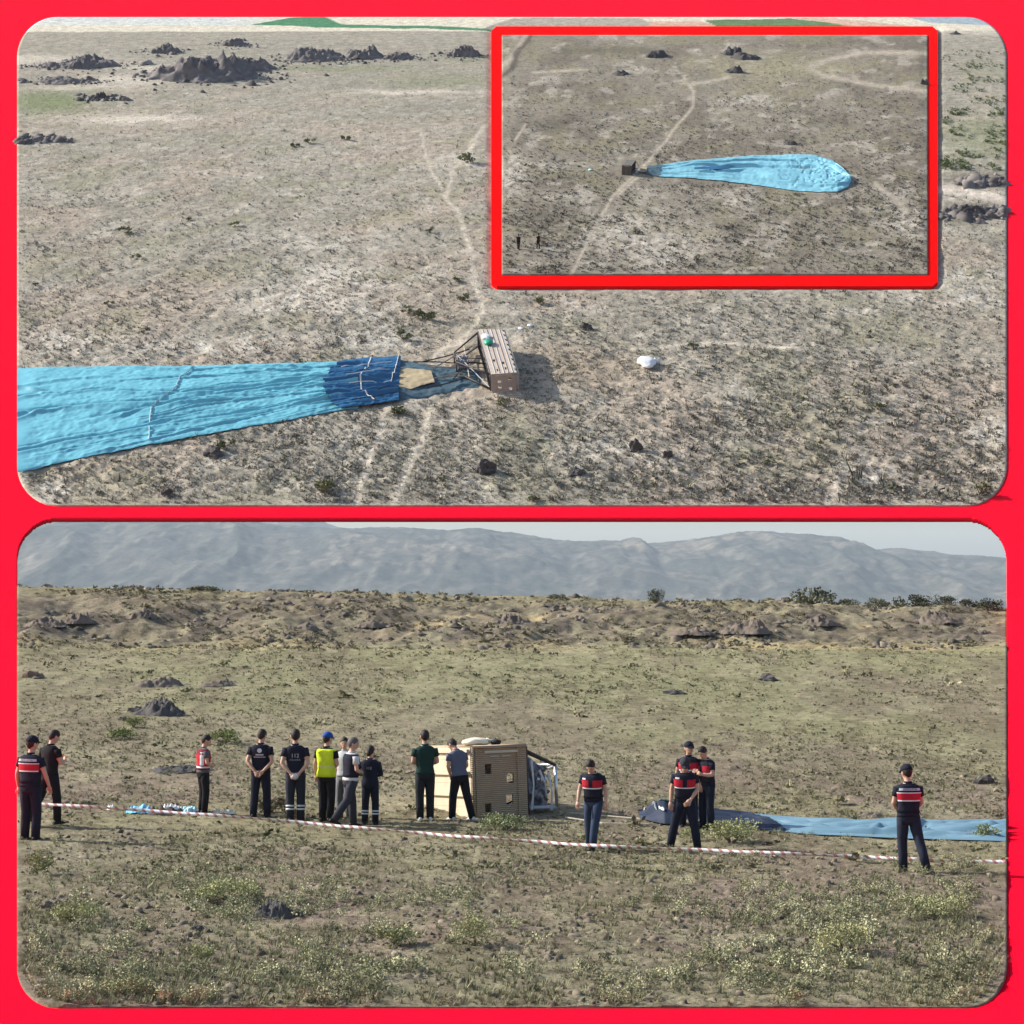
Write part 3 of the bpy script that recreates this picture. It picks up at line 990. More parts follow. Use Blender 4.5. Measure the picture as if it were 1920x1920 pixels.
# near field
rock1(515, 1716, 92, 50, 5, 'craggy black lava rock among low plants in the foreground', blobs=6)
rock1(556, 1716, 30, 14, 6, 'small jagged stone leaning against the craggy black foreground rock', blobs=3)
rock1(298, 1340, 112, 46, 8, 'dark lava outcrop up the slope, left, nearer and taller of two', blobs=7)
rock1(255, 1334, 36, 14, 9, 'low dark stone touching the left end of the nearer outcrop', blobs=3)
rock1(300, 1284, 110, 20, 10, 'long low lava outcrop further up the slope behind the taller one', 'lava_brown', blobs=7)
rock1(410, 1284, 76, 14, 12, 'thin broken lava ledge right of the long low outcrop', 'lava_brown', blobs=5)
rock1(350, 1446, 120, 16, 13, 'flat black lava slab on the grass behind the person in red vest', blobs=7)
rock1(1846, 1470, 46, 18, 14, 'dark stone heap on the grass near the right edge, beyond the envelope', blobs=4)
rock1(1440, 1274, 40, 14, 15, 'small black stone pile alone on the far right slope', blobs=4)
rock1(1265, 1300, 50, 8, 16, 'flat dark stones in a row on the middle slope', blobs=4)
rock1(88, 1704, 40, 16, 17, 'dark stone half hidden by plants at the left foreground', 'lava_brown', blobs=3)
rock1(66, 1272, 44, 16, 18, 'dark stones at the left edge of the far slope', 'lava_brown', blobs=4)
rock1(232, 1352, 22, 9, 19, 'little black stone below the nearer left outcrop', blobs=2)
rock1(370, 1745, 26, 16, 22, 'black clod-like stone in the left foreground soil', blobs=3)
rock1(1640, 1532, 60, 14, 23, 'dark low stones just behind the light blue cloth', 'lava_brown', blobs=5)
k = 0
BANK = ('leftmost brown lava mound on the far bank, by the border', 'second brown mound from the left on the far bank', 'tall narrow mound high on the left bank', 'low mound under the tall narrow one, left bank', 'flat brown mound on the bank above the nearest left outcrop',
        'wide low mound on the bank above the hi-vis vest', 'brown mound left of the middle of the bank, near its top', 'small low mound at the bank foot left of the middle', 'large brown mound at the middle of the bank', 'low mound at the bank foot right of the middle',
        'brown mound below and left of the lone round tree', 'wide low mound below and right of the lone tree', 'largest dark mound on the bank, left of the widest tree clump', 'brown mound just below the widest skyline tree clump', 'thin stony ledge at the bank foot, right side',
        'long brown mound below the right skyline bushes', 'rightmost brown mound on the bank, by the border', 'small flat stones at the bank foot near the right border')
for (px_, rw_, w_, h_) in ((88, 1180, 84, 20), (150, 1172, 60, 22), (270, 1160, 54, 26), (290, 1185, 60, 20), (430, 1168, 70, 16), (560, 1178, 90, 18), (700, 1165, 80, 20), (790, 1182, 60, 14), (960, 1172, 90, 22),
                           (1080, 1180, 80, 18), (1150, 1165, 70, 22), (1300, 1190, 90, 20), (1400, 1188, 110, 30), (1540, 1168, 80, 20), (1600, 1200, 80, 14), (1760, 1165, 110, 24), (1840, 1180, 56, 14), (1700, 1205, 60, 12)):
    if k not in (3, 4, 7, 9, 10, 14, 17): rock1(px_, rw_ + 2, w_, h_ * .95, 60 + k, BANK[k], 'lava_brown', 'lava mounds along the far bank', 5)
    k += 1

# upper ground outcrops
for i, (px_, rw_, w_, h_, lab) in enumerate((
        (375, 143, 230, 44, 'largest dark lava outcrop, long and jagged, upper left of the top ground'),
        (470, 128, 120, 30, 'jagged lava wall joined to the right end of the largest outcrop'),
        (310, 97, 66, 20, 'rounded lava knoll behind the largest outcrop'),
        (440, 84, 54, 16, 'small dark lava knoll, farthest back of the outcrops'),
        (590, 110, 130, 24, 'pale ribbed lava ridge right of the largest outcrop'),
        (680, 106, 90, 18, 'second ribbed lava ridge, between ribbed ridge and end knoll'),
        (748, 108, 66, 14, 'low lava knoll at the right end of the ribbed ridges'),
        (868, 103, 68, 20, 'dark lava outcrop just left of the raised red tray'),
        (165, 122, 120, 20, 'wide low lava outcrop on pale sand near the left edge'),
        (105, 124, 60, 10, 'thin lava ledge left of the wide low outcrop'),
        (188, 184, 32, 13, 'small black lava boulder beside the green meadow'),
        (236, 188, 30, 10, 'flat dark lava stone right of the small meadow boulder'),
        (64, 264, 44, 14, 'dark stones at the left edge below the green meadow'),
        (118, 153, 100, 9, 'low broken rock band above the green meadow'),
        (1812, 402, 84, 18, 'black rubble strip under the dirt road at the right edge'),
        (1836, 342, 56, 14, 'dark mound above the dirt road at the right edge'),
        (1664, 64, 20, 6, 'tiny dark knoll at the far edge right of the fields'))):
    if i == 16: px_ = 1790
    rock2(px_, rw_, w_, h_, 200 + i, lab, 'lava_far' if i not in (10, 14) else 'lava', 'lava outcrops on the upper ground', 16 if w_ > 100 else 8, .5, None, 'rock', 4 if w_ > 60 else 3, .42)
for i, (px_, rw_, w_, h_, lab) in enumerate((
        (912, 886, 40, 24, 'black boulder in the near foreground below the wicker basket'),
        (1192, 850, 26, 28, 'upright black stone, left of a pair right of the near boulder'),
        (1250, 862, 24, 16, 'rounded black stone, right of the pair in the near foreground'),
        (402, 850, 50, 16, 'dark stones just below the blue fabric edge'),
        (1078, 893, 36, 14, 'low dark stone in the bottom foreground, right of the black boulder'),
        (1100, 616, 30, 17, 'dark stone on bare soil right of the wicker basket'),
        (312, 928, 26, 14, 'small dark stone at the bottom edge below the blue fabric'))):
    rock2(px_, rw_, w_, h_, 260 + i, lab, 'lava', None, 4, .8)
for i, (px_, rw_, w_, h_, lab) in enumerate((
        (1372, 106, 44, 16, 'black lava crag at the top middle of the small raised ground'),
        (1398, 114, 56, 14, 'dark lava ledge running right from the crag'),
        (1378, 140, 40, 16, 'lower lava lump of the crag beside the trail end'),
        (1230, 110, 46, 12, 'dark low outcrop left of the crag on the small ground'),
        (1165, 144, 34, 8, 'thin dark stones left of the trail fork'),
        (1484, 276, 22, 8, 'lone dark patch of stones above the blue fabric'),
        (1733, 162, 18, 14, 'dark boulder cut by the right border of the small ground'))):
    rock2(px_, rw_, w_, h_, 280 + i, lab, 'lava', None, 5, .8, P3, 'rock', 2, .5)


# ================================================================== SHRUBS AND TREES
def bush(mat_or_loc, size, n, seed, lo, hi, label, name='shrub', cat='shrub', group=None, flat=.7, leaf=.09, trunk=.0):
    """size: half width; parts crown and trunk"""
    g = np.random.default_rng(seed)
    root = empty(name, mat_or_loc) if isinstance(mat_or_loc, Vector) else empty(name, mat=mat_or_loc)
    tag(root, label, cat, group)
    k = max(5, int(n / 60))
    cen = np.stack([g.uniform(-.75, .75, k), g.uniform(-.6, .6, k), g.uniform(.25, .95, k)], -1)
    cen[:, 2] *= np.sqrt(np.clip(1 - (cen[:, 0] ** 2) * .7, .2, 1))
    tone = g.uniform(.6, 1.25, k)
    idx = g.integers(0, k, n)
    d = g.normal(0, 1, (n, 3)); d /= np.linalg.norm(d, axis=1)[:, None]
    p = cen[idx] + d * (g.uniform(.3, 1, n) ** .5)[:, None] * np.array([.36, .34, .26])
    p *= np.array([size, size, size * flat * 1.15]); p[:, 2] = np.maximum(p[:, 2] + trunk, .01)
    a = g.normal(0, 1, (n, 3)); a[:, 2] = abs(a[:, 2]); a /= np.linalg.norm(a, axis=1)[:, None]
    b = np.cross(a, g.normal(0, 1, (n, 3))); b /= np.linalg.norm(b, axis=1)[:, None]
    L = leaf * size * g.uniform(.6, 1.5, n)[:, None]
    V = np.stack([p, p + a * L * .5 + b * L * .4, p + a * L, p + a * L * .5 - b * L * .4], 1).reshape(-1, 3)
    j = np.arange(n)[:, None] * 4
    Fq = np.concatenate([j, j + 1, j + 2, j + 3], 1)
    t = g.uniform(0, 1, (n, 1))
    C = (np.array(lo) * (1 - t) + np.array(hi) * t) * tone[idx][:, None]
    link('crown', np_mesh('crown', V, Fq, M['leaf'], np.repeat(C, 4, 0)), root)
    mb = MB()
    for q in range(3):
        e = cen[q % k] * np.array([size, size, size * flat]) * .8
        mb.tube([(0, 0, -.05 * size), (e[0] * .4, e[1] * .4, e[2] * .5 + trunk), (e[0], e[1], e[2] + trunk)], [.06 * size, .04 * size, .012 * size], 5)
    mb.build('trunk', M['bark'], root)
    return root


M['bark'] = plain('bark', (.13, .10, .075), .9, .3, 20)
DK = ((.055, .062, .032), (.12, .125, .07)); GR = ((.13, .17, .055), (.27, .30, .12))
for i, (px_, rw_, w_, fl, lab) in enumerate(((1228, 1136, 44, .85, 'lone dark round tree on the skyline of the bank'), (1520, 1136, 92, .42, 'widest grey green tree clump on the skyline'),
                                             (1592, 1140, 40, .5, 'small dark bush right of the widest skyline clump'), (1645, 1142, 50, .55, 'pale olive bush between the skyline clumps'),
                                             (1712, 1148, 70, .5, 'dark double bush left of the three at the right skyline'), (1770, 1148, 50, .55, 'middle dark bush of the right skyline group'),
                                             (1812, 1146, 40, .5, 'small dark bush near the right end of the skyline'), (1862, 1154, 60, .55, 'dark tree at the right end of the skyline'),
                                             (1045, 1126, 40, .3, 'low olive bush on the middle of the skyline'), (380, 1106, 60, .18, 'flat olive scrub on the left skyline'))):
    px_ = min(px_, 1856)
    y_ = 99.0
    x_ = (px_ - 960) / F * y_
    p = Vector((x_, y_, float(Z1(np.float64(x_), np.float64(y_))) - .05))
    lo, hi = DK if i not in (1, 3, 8, 9) else ((.10, .105, .06), (.21, .205, .125))
    bush(p, w_ * y_ / F * .5, 900, 500 + i, lo, hi, lab, 'tree', 'tree', 'trees on the skyline', fl * 1.25, .10)
for i, (px_, rw_, w_, fl, lab, c_) in enumerate(((72, 1640, 58, .9, 'fresh green feathery bush at the left edge of the field', GR), (250, 1366, 44, .5, 'green shrub above the light grass, left of the red vest', GR),
                                                 (420, 1394, 62, .45, 'green shrub right of the person in the red vest', GR), (232, 1386, 60, .35, 'pale green shrub below the small green one', GR),
                                                 (1370, 1582, 120, .38, 'light green leafy clump at the feet of the uniformed group', ((.26, .28, .12), (.44, .43, .22))),
                                                 (1300, 1575, 50, .5, 'small pale weed left of the light green clump', ((.24, .26, .12), (.40, .40, .22))),
                                                 (505, 1524, 80, .4, 'dry brown weed hiding the feet of the emblem shirt', ((.10, .09, .055), (.22, .19, .11))),
                                                 (548, 1538, 44, .5, 'dry weed by the boots of the hands-behind-back person', ((.10, .09, .055), (.22, .20, .11))),
                                                 (950, 1556, 110, .28, 'green weeds in front of the tipped basket', ((.16, .19, .08), (.36, .37, .2))), (1850, 1572, 60, .4, 'weeds before the right end of the light blue cloth', ((.14, .17, .08), (.3, .33, .17))),
                                                 (375, 1800, 54, .5, 'yellow green weed in the bare left foreground', ((.24, .26, .1), (.42, .41, .2))), (240, 1870, 100, .4, 'broad leafy weed at the bottom left corner', ((.2, .23, .1), (.38, .37, .2))),
                                                 (890, 1775, 110, .55, 'tall pale green clump in the middle foreground', ((.25, .27, .12), (.45, .43, .22))), (740, 1775, 90, .4, 'pale leafy clump left of the tall middle clump', ((.24, .25, .12), (.44, .42, .22))),
                                                 (1580, 1790, 130, .45, 'wide yellowish clump in the right foreground', ((.25, .26, .12), (.45, .43, .22))), (1770, 1720, 110, .4, 'pale clump near the right border in the foreground', ((.24, .26, .12), (.43, .42, .22))),
                                                 (430, 1690, 120, .42, 'pale leafy clump left of the craggy black rock', ((.25, .27, .12), (.44, .43, .22))), (140, 1730, 110, .4, 'leafy clump near the left border in the foreground', ((.25, .27, .12), (.44, .43, .22))))):
    p = P1(px_, rw_)
    bush(p, w_ * p.y / F * .5, 1100 if w_ < 100 else 1900, 540 + i, c_[0], c_[1], lab, 'shrub', 'shrub', None, fl * 1.5, .095 if w_ < 100 else .062)
UG = ((.10, .12, .05), (.21, .22, .11))
for i, (px_, rw_, w_, lab) in enumerate(((236, 437, 28, 'green shrub on the left pale ground, brightest there'), (256, 486, 20, 'second green shrub below the bright left one'), (440, 424, 20, 'grey green shrub in the middle left'),
                                         (358, 412, 16, 'small green shrub above the middle left one'), (205, 572, 20, 'dark shrub above the left end of the blue fabric'), (876, 304, 36, 'green shrub beside the trail near the red tray'),
                                         (800, 600, 46, 'green shrubby patch above the blue fabric mouth'), (766, 588, 26, 'olive shrub left of the green patch above the fabric'), (755, 640, 34, 'olive shrub between fabric top and trail'), (806, 436, 18, 'small shrub left of the trail'),
                                         (860, 528, 20, 'dark shrub beside the trail bend'), (870, 562, 26, 'shrub by the trail just above the basket'), (750, 775, 40, 'pale weed under the fabric mouth'), (600, 925, 60, 'broad green weed at the bottom edge'),
                                         (945, 765, 28, 'yellowish weed under the basket end'), (420, 838, 40, 'weed at the lower edge of the blue fabric'), (1000, 940, 30, 'green weed at bottom middle'), (1300, 650, 24, 'small olive weed right of the white sack'), (1010, 568, 30, 'weed under the red tray corner'),
                                         (1440, 870, 28, 'olive weed in the right near foreground'), (1840, 925, 40, 'green weed near the bottom right corner'), (1650, 770, 26, 'pale weed in the right middle ground'), (580, 268, 22, 'dark green shrub, right of a row in the upper middle'), (648, 262, 20, 'green shrub in the upper middle row'), (555, 276, 20, 'green shrub, left of the upper middle row'))):
    y_ = C2 / (rw_ - R0)
    bush(mat2(px_, rw_), w_ * y_ / F * .5, 260, 600 + i, UG[0], UG[1], lab, 'shrub', 'shrub', None, .7, .2)


# ================================================================== BALLOON ENVELOPES
def fabric(name, c, rough=.45):
    return plain(name, c, rough, .13, .8, .10, 2.0, spec=.3)


M['nylon'] = fabric('light_blue_nylon', (.145, .44, .52))
M['nylon_light'] = fabric('faded_blue_nylon', (.22, .50, .58))
M['nylon_dark'] = fabric('shaded_nylon_and_tape', (.022, .115, .235))  # blue with cast shade put into it; also colours a seam tape
M['nylon_pale'] = fabric('pale_blue_nylon', (.150, .262, .325))
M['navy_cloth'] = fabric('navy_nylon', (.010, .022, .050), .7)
M['tape_white'] = plain('white_webbing', (.62, .62, .58), .7, .1, 20)
M['tan'] = plain('tan_cloth', (.40, .32, .19), .8, .15, 4)
M['teal_net'] = plain('grey_blue_cloth', (.055, .105, .13), .7, .3, 4)


def cloth(name, top, bot, place, hfun, mat, nu, nv, parent, warp=None):
    """sheet between a far edge and a near edge given along the cloth"""
    tx = np.array(top, float); bx = np.array(bot, float)
    t = np.linspace(0, 1, nu)

    def along(e, q):
        s_ = np.concatenate([[0], np.cumsum(np.hypot(*np.diff(e, axis=0).T))]); s_ /= s_[-1]
        return np.stack([np.interp(q, s_, e[:, 0]), np.interp(q, s_, e[:, 1])], -1)
    A = along(tx, t); B = along(bx, t)
    w = np.linspace(0, 1, nv)
    G = A[None] * (1 - w)[:, None, None] + B[None] * w[:, None, None]
    if warp is not None: G[..., 0] = warp(G[..., 0], G[..., 1], w[:, None] + 0 * t[None, :])
    P = place(G[..., 0], G[..., 1], hfun(t[None, :] + 0 * w[:, None], w[:, None] + 0 * t[None, :], G))
    me = np_mesh(name, P.reshape(-1, 3), grid_faces(nv, nu), mat, None, True)
    return link(name, me, parent), P


def strip_on(name, pts, place, w, mat, parent, h=.02):
    """flat webbing along picture points"""
    p = [Vector(place(np.float64(a), np.float64(b), h)) for a, b in pts]
    mb = MB().tube(p, w, 5, 0, True, .5)
    return mb.build(name, mat, parent)


def creases(seed, n, x0, x1, wid, amp, tilt=.10):
    g = np.random.default_rng(seed)
    pr = [(g.uniform(.02, .98), g.normal(0, tilt), g.uniform(x0 - 100, x1), g.uniform(.15, .8) * (x1 - x0), g.uniform(.5, 1.4) * wid, g.uniform(.3, 1) * amp * g.choice([-1, -1, 1]), g.uniform(0, 6)) for _ in range(n)]

    def f(x, w):
        h = np.zeros_like(w)
        for (w0, sl_, a0, ln_, wd, am, ph) in pr:
            u_ = (x - a0) / ln_
            c_ = w0 + sl_ * (u_ - .5) + .012 * np.sin(u_ * 7 + ph)
            fade = np.clip(np.minimum(u_, 1 - u_) * 5, 0, 1)
            d_ = (w - c_) / wd
            h = h + am * fade * (np.exp(-d_ * d_) - .6 * np.exp(-((d_ - 1.9) / 1.5) ** 2))
        return h
    return f


# --- upper ground
CR2 = creases(70, 74, 32, 760, .011, .16)


def hu(t, w, G):
    edge_ = np.sin(np.clip(w, 0.001, .999) * math.pi) ** .35
    big = fbm(G[..., 0] * .006, w * 2.6, 3, 703) - .4
    mid = fbm(G[..., 0] * .012, w * 7, 2, 704) - .5
    return .03 + edge_ * (.20 + .30 * big + .06 * mid + CR2(G[..., 0], w))


def place2(px, row, h):
    return P2n(px, row, rel2(px, row) * .5 + h)


env = tag(empty('balloon_envelope', P2(600, 740)), 'deflated light blue balloon fabric lying across the left of the top ground', 'balloon')
env.location = (0, 0, 0)
T_ = [(33, 692), (300, 688), (450, 685), (672, 678)]; B_ = [(33, 888), (120, 866), (240, 842), (350, 820), (500, 795), (632, 772), (672, 767)]
cloth('fabric', T_, B_, place2, hu, M['nylon'], 260, 190, env)
T_ = [(648, 680), (690, 677), (752, 674)]; B_ = [(634, 772), (690, 765), (748, 757)]


def warp_shade_edge(px, row, w):
    return px - 32 * np.sin(np.clip(w, 0, 1) * math.pi) ** .8 * np.clip((752 - px) / 105, 0, 1) + 3 * np.sin(row * .5) * np.clip((700 - px) / 60, 0, 1)


cloth('skirt_and_shade', T_, B_, place2, lambda t, w, G: hu(t, w, G) + .17, M['nylon_dark'], 80, 190, env, warp_shade_edge)  # dark blue and uneven left edge paint the basket's cast shadow over the skirt
T_ = [(748, 675), (790, 682), (830, 688), (898, 694)]; B_ = [(744, 756), (790, 748), (830, 742), (898, 732)]
cloth('scoop', T_, B_, place2, lambda t, w, G: .02 + .30 * np.sin(w * math.pi) ** .5 * (1 - .5 * t) * (.5 + fbm(G[..., 0] * .05, w * 9, 3, 711)), M['teal_net'], 60, 50, env)
T_ = [(734, 708), (764, 701), (808, 705)]; B_ = [(734, 732), (772, 738), (815, 728)]
cloth('lining', T_, B_, place2, lambda t, w, G: .30 + .07 * np.sin(w * math.pi) ** .5 + .10 * fbm(G[..., 0] * .03, w * 4, 2, 712), M['tan'], 30, 20, env)


def envh(pts, top, bot, hf):
    """height of the fabric surface below picture points"""
    out = []
    for (a, b) in pts:
        y0 = np.interp(a, [q[0] for q in top], [q[1] for q in top]); y1 = np.interp(a, [q[0] for q in bot], [q[1] for q in bot])
        w = (b - y0) / (y1 - y0)
        G = np.array([[[a, b]]], float)
        out.append(float(hf(np.array([[.5]]), np.array([[w]]), G)[0, 0]))
    return out


def seam(pts, w, parent, mat='tape_white', n=26):
    tx = [(33, 692), (300, 688), (632, 680), (752, 674)]; bx = [(33, 888), (240, 842), (350, 820), (632, 772), (748, 757)]
    q = np.array(pts, float); s_ = np.concatenate([[0], np.cumsum(np.hypot(*np.diff(q, axis=0).T))]); s_ /= s_[-1]
    t = np.linspace(0, 1, n)
    pp = list(zip(np.interp(t, s_, q[:, 0]), np.interp(t, s_, q[:, 1])))
    hs = envh(pp, tx, bx, hu)
    mb = MB().tube([Vector(place2(np.float64(a), np.float64(b), h_ + (.05 if a < 600 else .22))) for (a, b), h_ in zip(pp, hs)], w, 5, 0, True, .5)
    mb.build('seam_tape', M[mat], parent)


seam([(364, 690), (348, 706), (338, 712), (330, 735), (308, 752), (285, 772), (281, 795), (280, 828)], .045, env)
seam([(696, 680), (690, 700), (676, 718), (678, 742), (690, 752), (702, 760)], .045, env)
seam([(748, 676), (742, 705), (734, 728)], .05, env)
for (a, b, c_, d) in ((640, 700, 735, 690), (650, 716, 732, 706), (655, 735, 735, 727), (640, 752, 740, 738), (660, 762, 745, 748), (690, 745, 748, 742)):
    seam([(a, b), ((a + c_) / 2, (b + d) / 2 + 1), (c_, d)], .03, env, 'tape_white' if (a + b) % 3 else 'navy_cloth', 10)

# --- small ground
env3 = tag(empty('balloon_envelope'), 'whole deflated light blue balloon fabric, drop shaped, on the small raised ground', 'balloon')


CR3 = creases(73, 46, 1236, 1600, .02, .16, .12)


def h3(t, w, G):
    edge_ = np.sin(np.clip(w, .001, .999) * math.pi) ** .4
    rough = sst(.45, .8, t)
    cr = np.abs(fbm(G[..., 0] * .07, G[..., 1] * .16, 3, 722) - .5)
    big = fbm(G[..., 0] * .02, w * 3, 2, 724) - .4
    return .05 + edge_ * (.14 + .25 * big + CR3(G[..., 0], w) - .09 * rough * np.exp(-(cr / .05) ** 2))


def place3(px, row, h):
    return P3n(px, row, rel3(px, row) + h)


T_ = [(1238, 317), (1300, 308), (1420, 298), (1475, 297), (1530, 298), (1560, 307), (1580, 322), (1595, 340)]; B_ = [(1236, 338), (1300, 342), (1400, 352), (1480, 364), (1535, 368), (1570, 367), (1590, 358), (1596, 346)]
cloth('fabric', T_, B_, place3, h3, M['nylon_light'], 220, 90, env3)
cloth('skirt_and_shade', [(1214, 320), (1240, 317)], [(1212, 334), (1238, 338)], place3, lambda t, w, G: .06 + .2 * np.sin(w * math.pi) ** .4 * (.6 + fbm(G[..., 0] * .1, w * 8, 2, 723)), M['teal_net'], 24, 24, env3)
cloth('lining', [(1200, 323), (1216, 322)], [(1200, 331), (1216, 331)], place3, lambda t, w, G: .12 + .1 * np.sin(w * math.pi), M['tan'], 10, 8, env3)
cloth('seam_tape', [(1300, 330), (1350, 326), (1378, 318)], [(1302, 334), (1352, 333), (1380, 321)], place3, lambda t, w, G: h3(.3 + 0 * t, .5 + 0 * w, G) + .16, M['nylon_dark'], 20, 6, env3)

# --- near field
env1 = tag(empty('balloon_envelope'), 'rolled blue balloon fabric with dark mouth on the field at right', 'balloon')


def place1(px, row, h):
    p = np.zeros(px.shape + (3,))
    y = ZC * F / (row - EYE)
    for _ in range(5):
        x = (px - 960) / F * y
        y = (ZC - Z1(x, y, False)) * F / (row - EYE)
    x = (px - 960) / F * y
    return np.stack([x, y, Z1(x, y, False) + h + .02], -1)


CR1 = creases(75, 60, 1200, 1900, .03, .11, .2)


def hA(t, w, G):
    prof = np.sin(np.clip(w, 0, 1) * math.pi) ** .55
    lift = .17 * np.exp(-((G[..., 0] - 1230) / 60) ** 2) + .10 * (1 - sst(1250, 1500, G[..., 0])) + .055
    lift = lift * (.25 + .75 * sst(1196, 1226, G[..., 0] - 22 * np.abs(np.sin(w * 9))))
    wr = fbm(G[..., 0] * .007, w * 9 + G[..., 0] * .004, 4, 731) - .5
    sc = np.abs(fbm(G[..., 0] * .02, w * 13, 3, 732) - .5)
    return prof * (lift + .10 * wr + .8 * CR1(G[..., 0], w))


def TB(x0, x1):
    xs_ = np.linspace(x0, x1, 12)
    tp = np.interp(xs_, [1200, 1300, 1450, 1600, 1888], [1530, 1528, 1533, 1538, 1541]); bt = np.interp(xs_, [1200, 1240, 1300, 1400, 1520, 1700, 1888], [1538, 1548, 1550, 1555, 1566, 1574, 1579])
    return list(zip(xs_, tp)), list(zip(xs_, bt))


a, b = TB(1385, 1886); cloth('fabric', a, b, place1, hA, M['nylon_pale'], 200, 90, env1)
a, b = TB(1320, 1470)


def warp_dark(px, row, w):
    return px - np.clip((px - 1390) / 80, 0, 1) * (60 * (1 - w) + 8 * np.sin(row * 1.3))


cloth('skirt_and_shade', a, b, place1, lambda t, w, G: hA(t, w, G) + .018, M['navy_cloth'], 110, 90, env1, warp_dark)
a, b = TB(1198, 1330); o, Pm = cloth('mouth', a, b, place1, lambda t, w, G: hA(t, w, G) + .02, M['navy_cloth'], 60, 50, env1)
for j in (12, 20, 26, 31):
    q = [Vector(Pm[j, i]) + Vector((0, -.01, .012)) for i in range(4, 56, 3)]
    MB().tube(q, .018, 5).build('rib_tape', M['teal_net'], env1)
for j0, a0 in ((8, 2), (22, 6), (30, 12), (35, 18)):
    q = [Vector(Pm[j0 + i, a0 + i // 2]) + Vector((-.02, -.02, .02)) for i in range(0, 9, 2)]
    MB().tube(q, [.012, .03, .034, .03, .012], 6, 0, True, .4).build('scalloped_edge', M['tape_white'], env1)


# ================================================================== BASKETS
def wicker(name, c, sc=26.0, axis='Z'):
    m, nt, b = new_mat(name)
    tc = nt.nodes.new("ShaderNodeTexCoord")
    w = nt.nodes.new("ShaderNodeTexWave"); w.wave_type = 'BANDS'; w.bands_direction = axis
    w.inputs["Scale"].default_value = sc / 6.28 * 2; w.inputs["Distortion"].default_value = 1.2; w.inputs["Detail"].default_value = 3; w.inputs["Detail Scale"].default_value = 2.0
    nt.links.new(tc.outputs["Object"], w.inputs["Vector"])
    n = nt.nodes.new("ShaderNodeTexNoise"); n.inputs["Scale"].default_value = 4; n.inputs["Detail"].default_value = 8; n.inputs["Roughness"].default_value = .7
    nt.links.new(tc.outputs["Object"], n.inputs["Vector"])
    mt = nt.nodes.new("ShaderNodeMath"); mt.operation = 'MULTIPLY'
    nt.links.new(w.outputs["Fac"], mt.inputs[0]); nt.links.new(n.outputs[0], mt.inputs[1])
    r = nt.nodes.new("ShaderNodeValToRGB")
    r.color_ramp.elements[0].color = (c[0] * .74, c[1] * .72, c[2] * .68, 1); r.color_ramp.elements[0].position = .05
    r.color_ramp.elements[1].color = (c[0] * 1.15, c[1] * 1.15, c[2] * 1.15, 1); r.color_ramp.elements[1].position = .55
    nt.links.new(mt.outputs[0], r.inputs[0]); nt.links.new(r.outputs[0], b.inputs["Base Color"])
    b.inputs["Roughness"].default_value = .75
    bp = nt.nodes.new("ShaderNodeBump"); bp.inputs["Strength"].default_value = .8; bp.inputs["Distance"].default_value = .02
    nt.links.new(w.outputs["Fac"], bp.inputs["Height"]); nt.links.new(bp.outputs[0], b.inputs["Normal"])
    return m


M['wicker'] = wicker('wicker', (.44, .315, .20))
M['wicker_pale'] = wicker('sun_bleached_wicker', (.47, .405, .35), 18, 'Z')
M['wicker_dark'] = wicker('grey_brown_wicker', (.20, .18, .15))
M['cream'] = plain('cream_boards', (.53, .455, .32), .7, .2, 3, .3, 20)
M['leather'] = plain('dark_leather', (.045, .035, .03), .55, .3, 12, .2, 30)
M['steel'] = plain('brushed_steel', (.62, .62, .62), .32, .12, 12, .2, 30, metal=.9)
M['steel_dull'] = plain('grey_metal', (.45, .45, .45), .45, .15, 12, metal=.4)
M['steel_crumpled'] = plain('crumpled_foil', (.22, .22, .235), .4, .6, 9, .6, 14, metal=.6)
M['rope'] = plain('pale_rope', (.45, .40, .31), .9, .2, 30)
M['black'] = plain('black_cloth', (.016, .016, .018), .8, .3, 12)


def panel_holes(w, h, t, holes):
    """slab in the local x (0..w), z (0..h), thickness t along +y, with square openings"""
    xs_ = sorted(set([0, w] + [v for (x0, z0, x1, z1) in holes for v in (x0, x1)]))
    zs_ = sorted(set([0, h] + [v for (x0, z0, x1, z1) in holes for v in (z0, z1)]))
    mb = MB()

    def solid(i, j):
        if i < 0 or j < 0 or i >= len(xs_) - 1 or j >= len(zs_) - 1: return False
        cx, cz = (xs_[i] + xs_[i + 1]) / 2, (zs_[j] + zs_[j + 1]) / 2
        return not any(x0 < cx < x1 and z0 < cz < z1 for (x0, z0, x1, z1) in holes)
    for i in range(len(xs_) - 1):
        for j in range(len(zs_) - 1):
            if not solid(i, j): continue
            x0, x1, z0, z1 = xs_[i], xs_[i + 1], zs_[j], zs_[j + 1]
            mb.add([(x0, 0, z0), (x1, 0, z0), (x1, 0, z1), (x0, 0, z1), (x0, t, z0), (x1, t, z0), (x1, t, z1), (x0, t, z1)], [(0, 1, 2, 3), (5, 4, 7, 6)])
            b = len(mb.v) - 8
            for (di, dj, f) in ((-1, 0, (4, 0, 3, 7)), (1, 0, (1, 5, 6, 2)), (0, -1, (4, 5, 1, 0)), (0, 1, (3, 2, 6, 7))):
                if not solid(i + di, j + dj):
                    mb.f.append([b + q for q in f]); mb.m.append(0)
    return mb


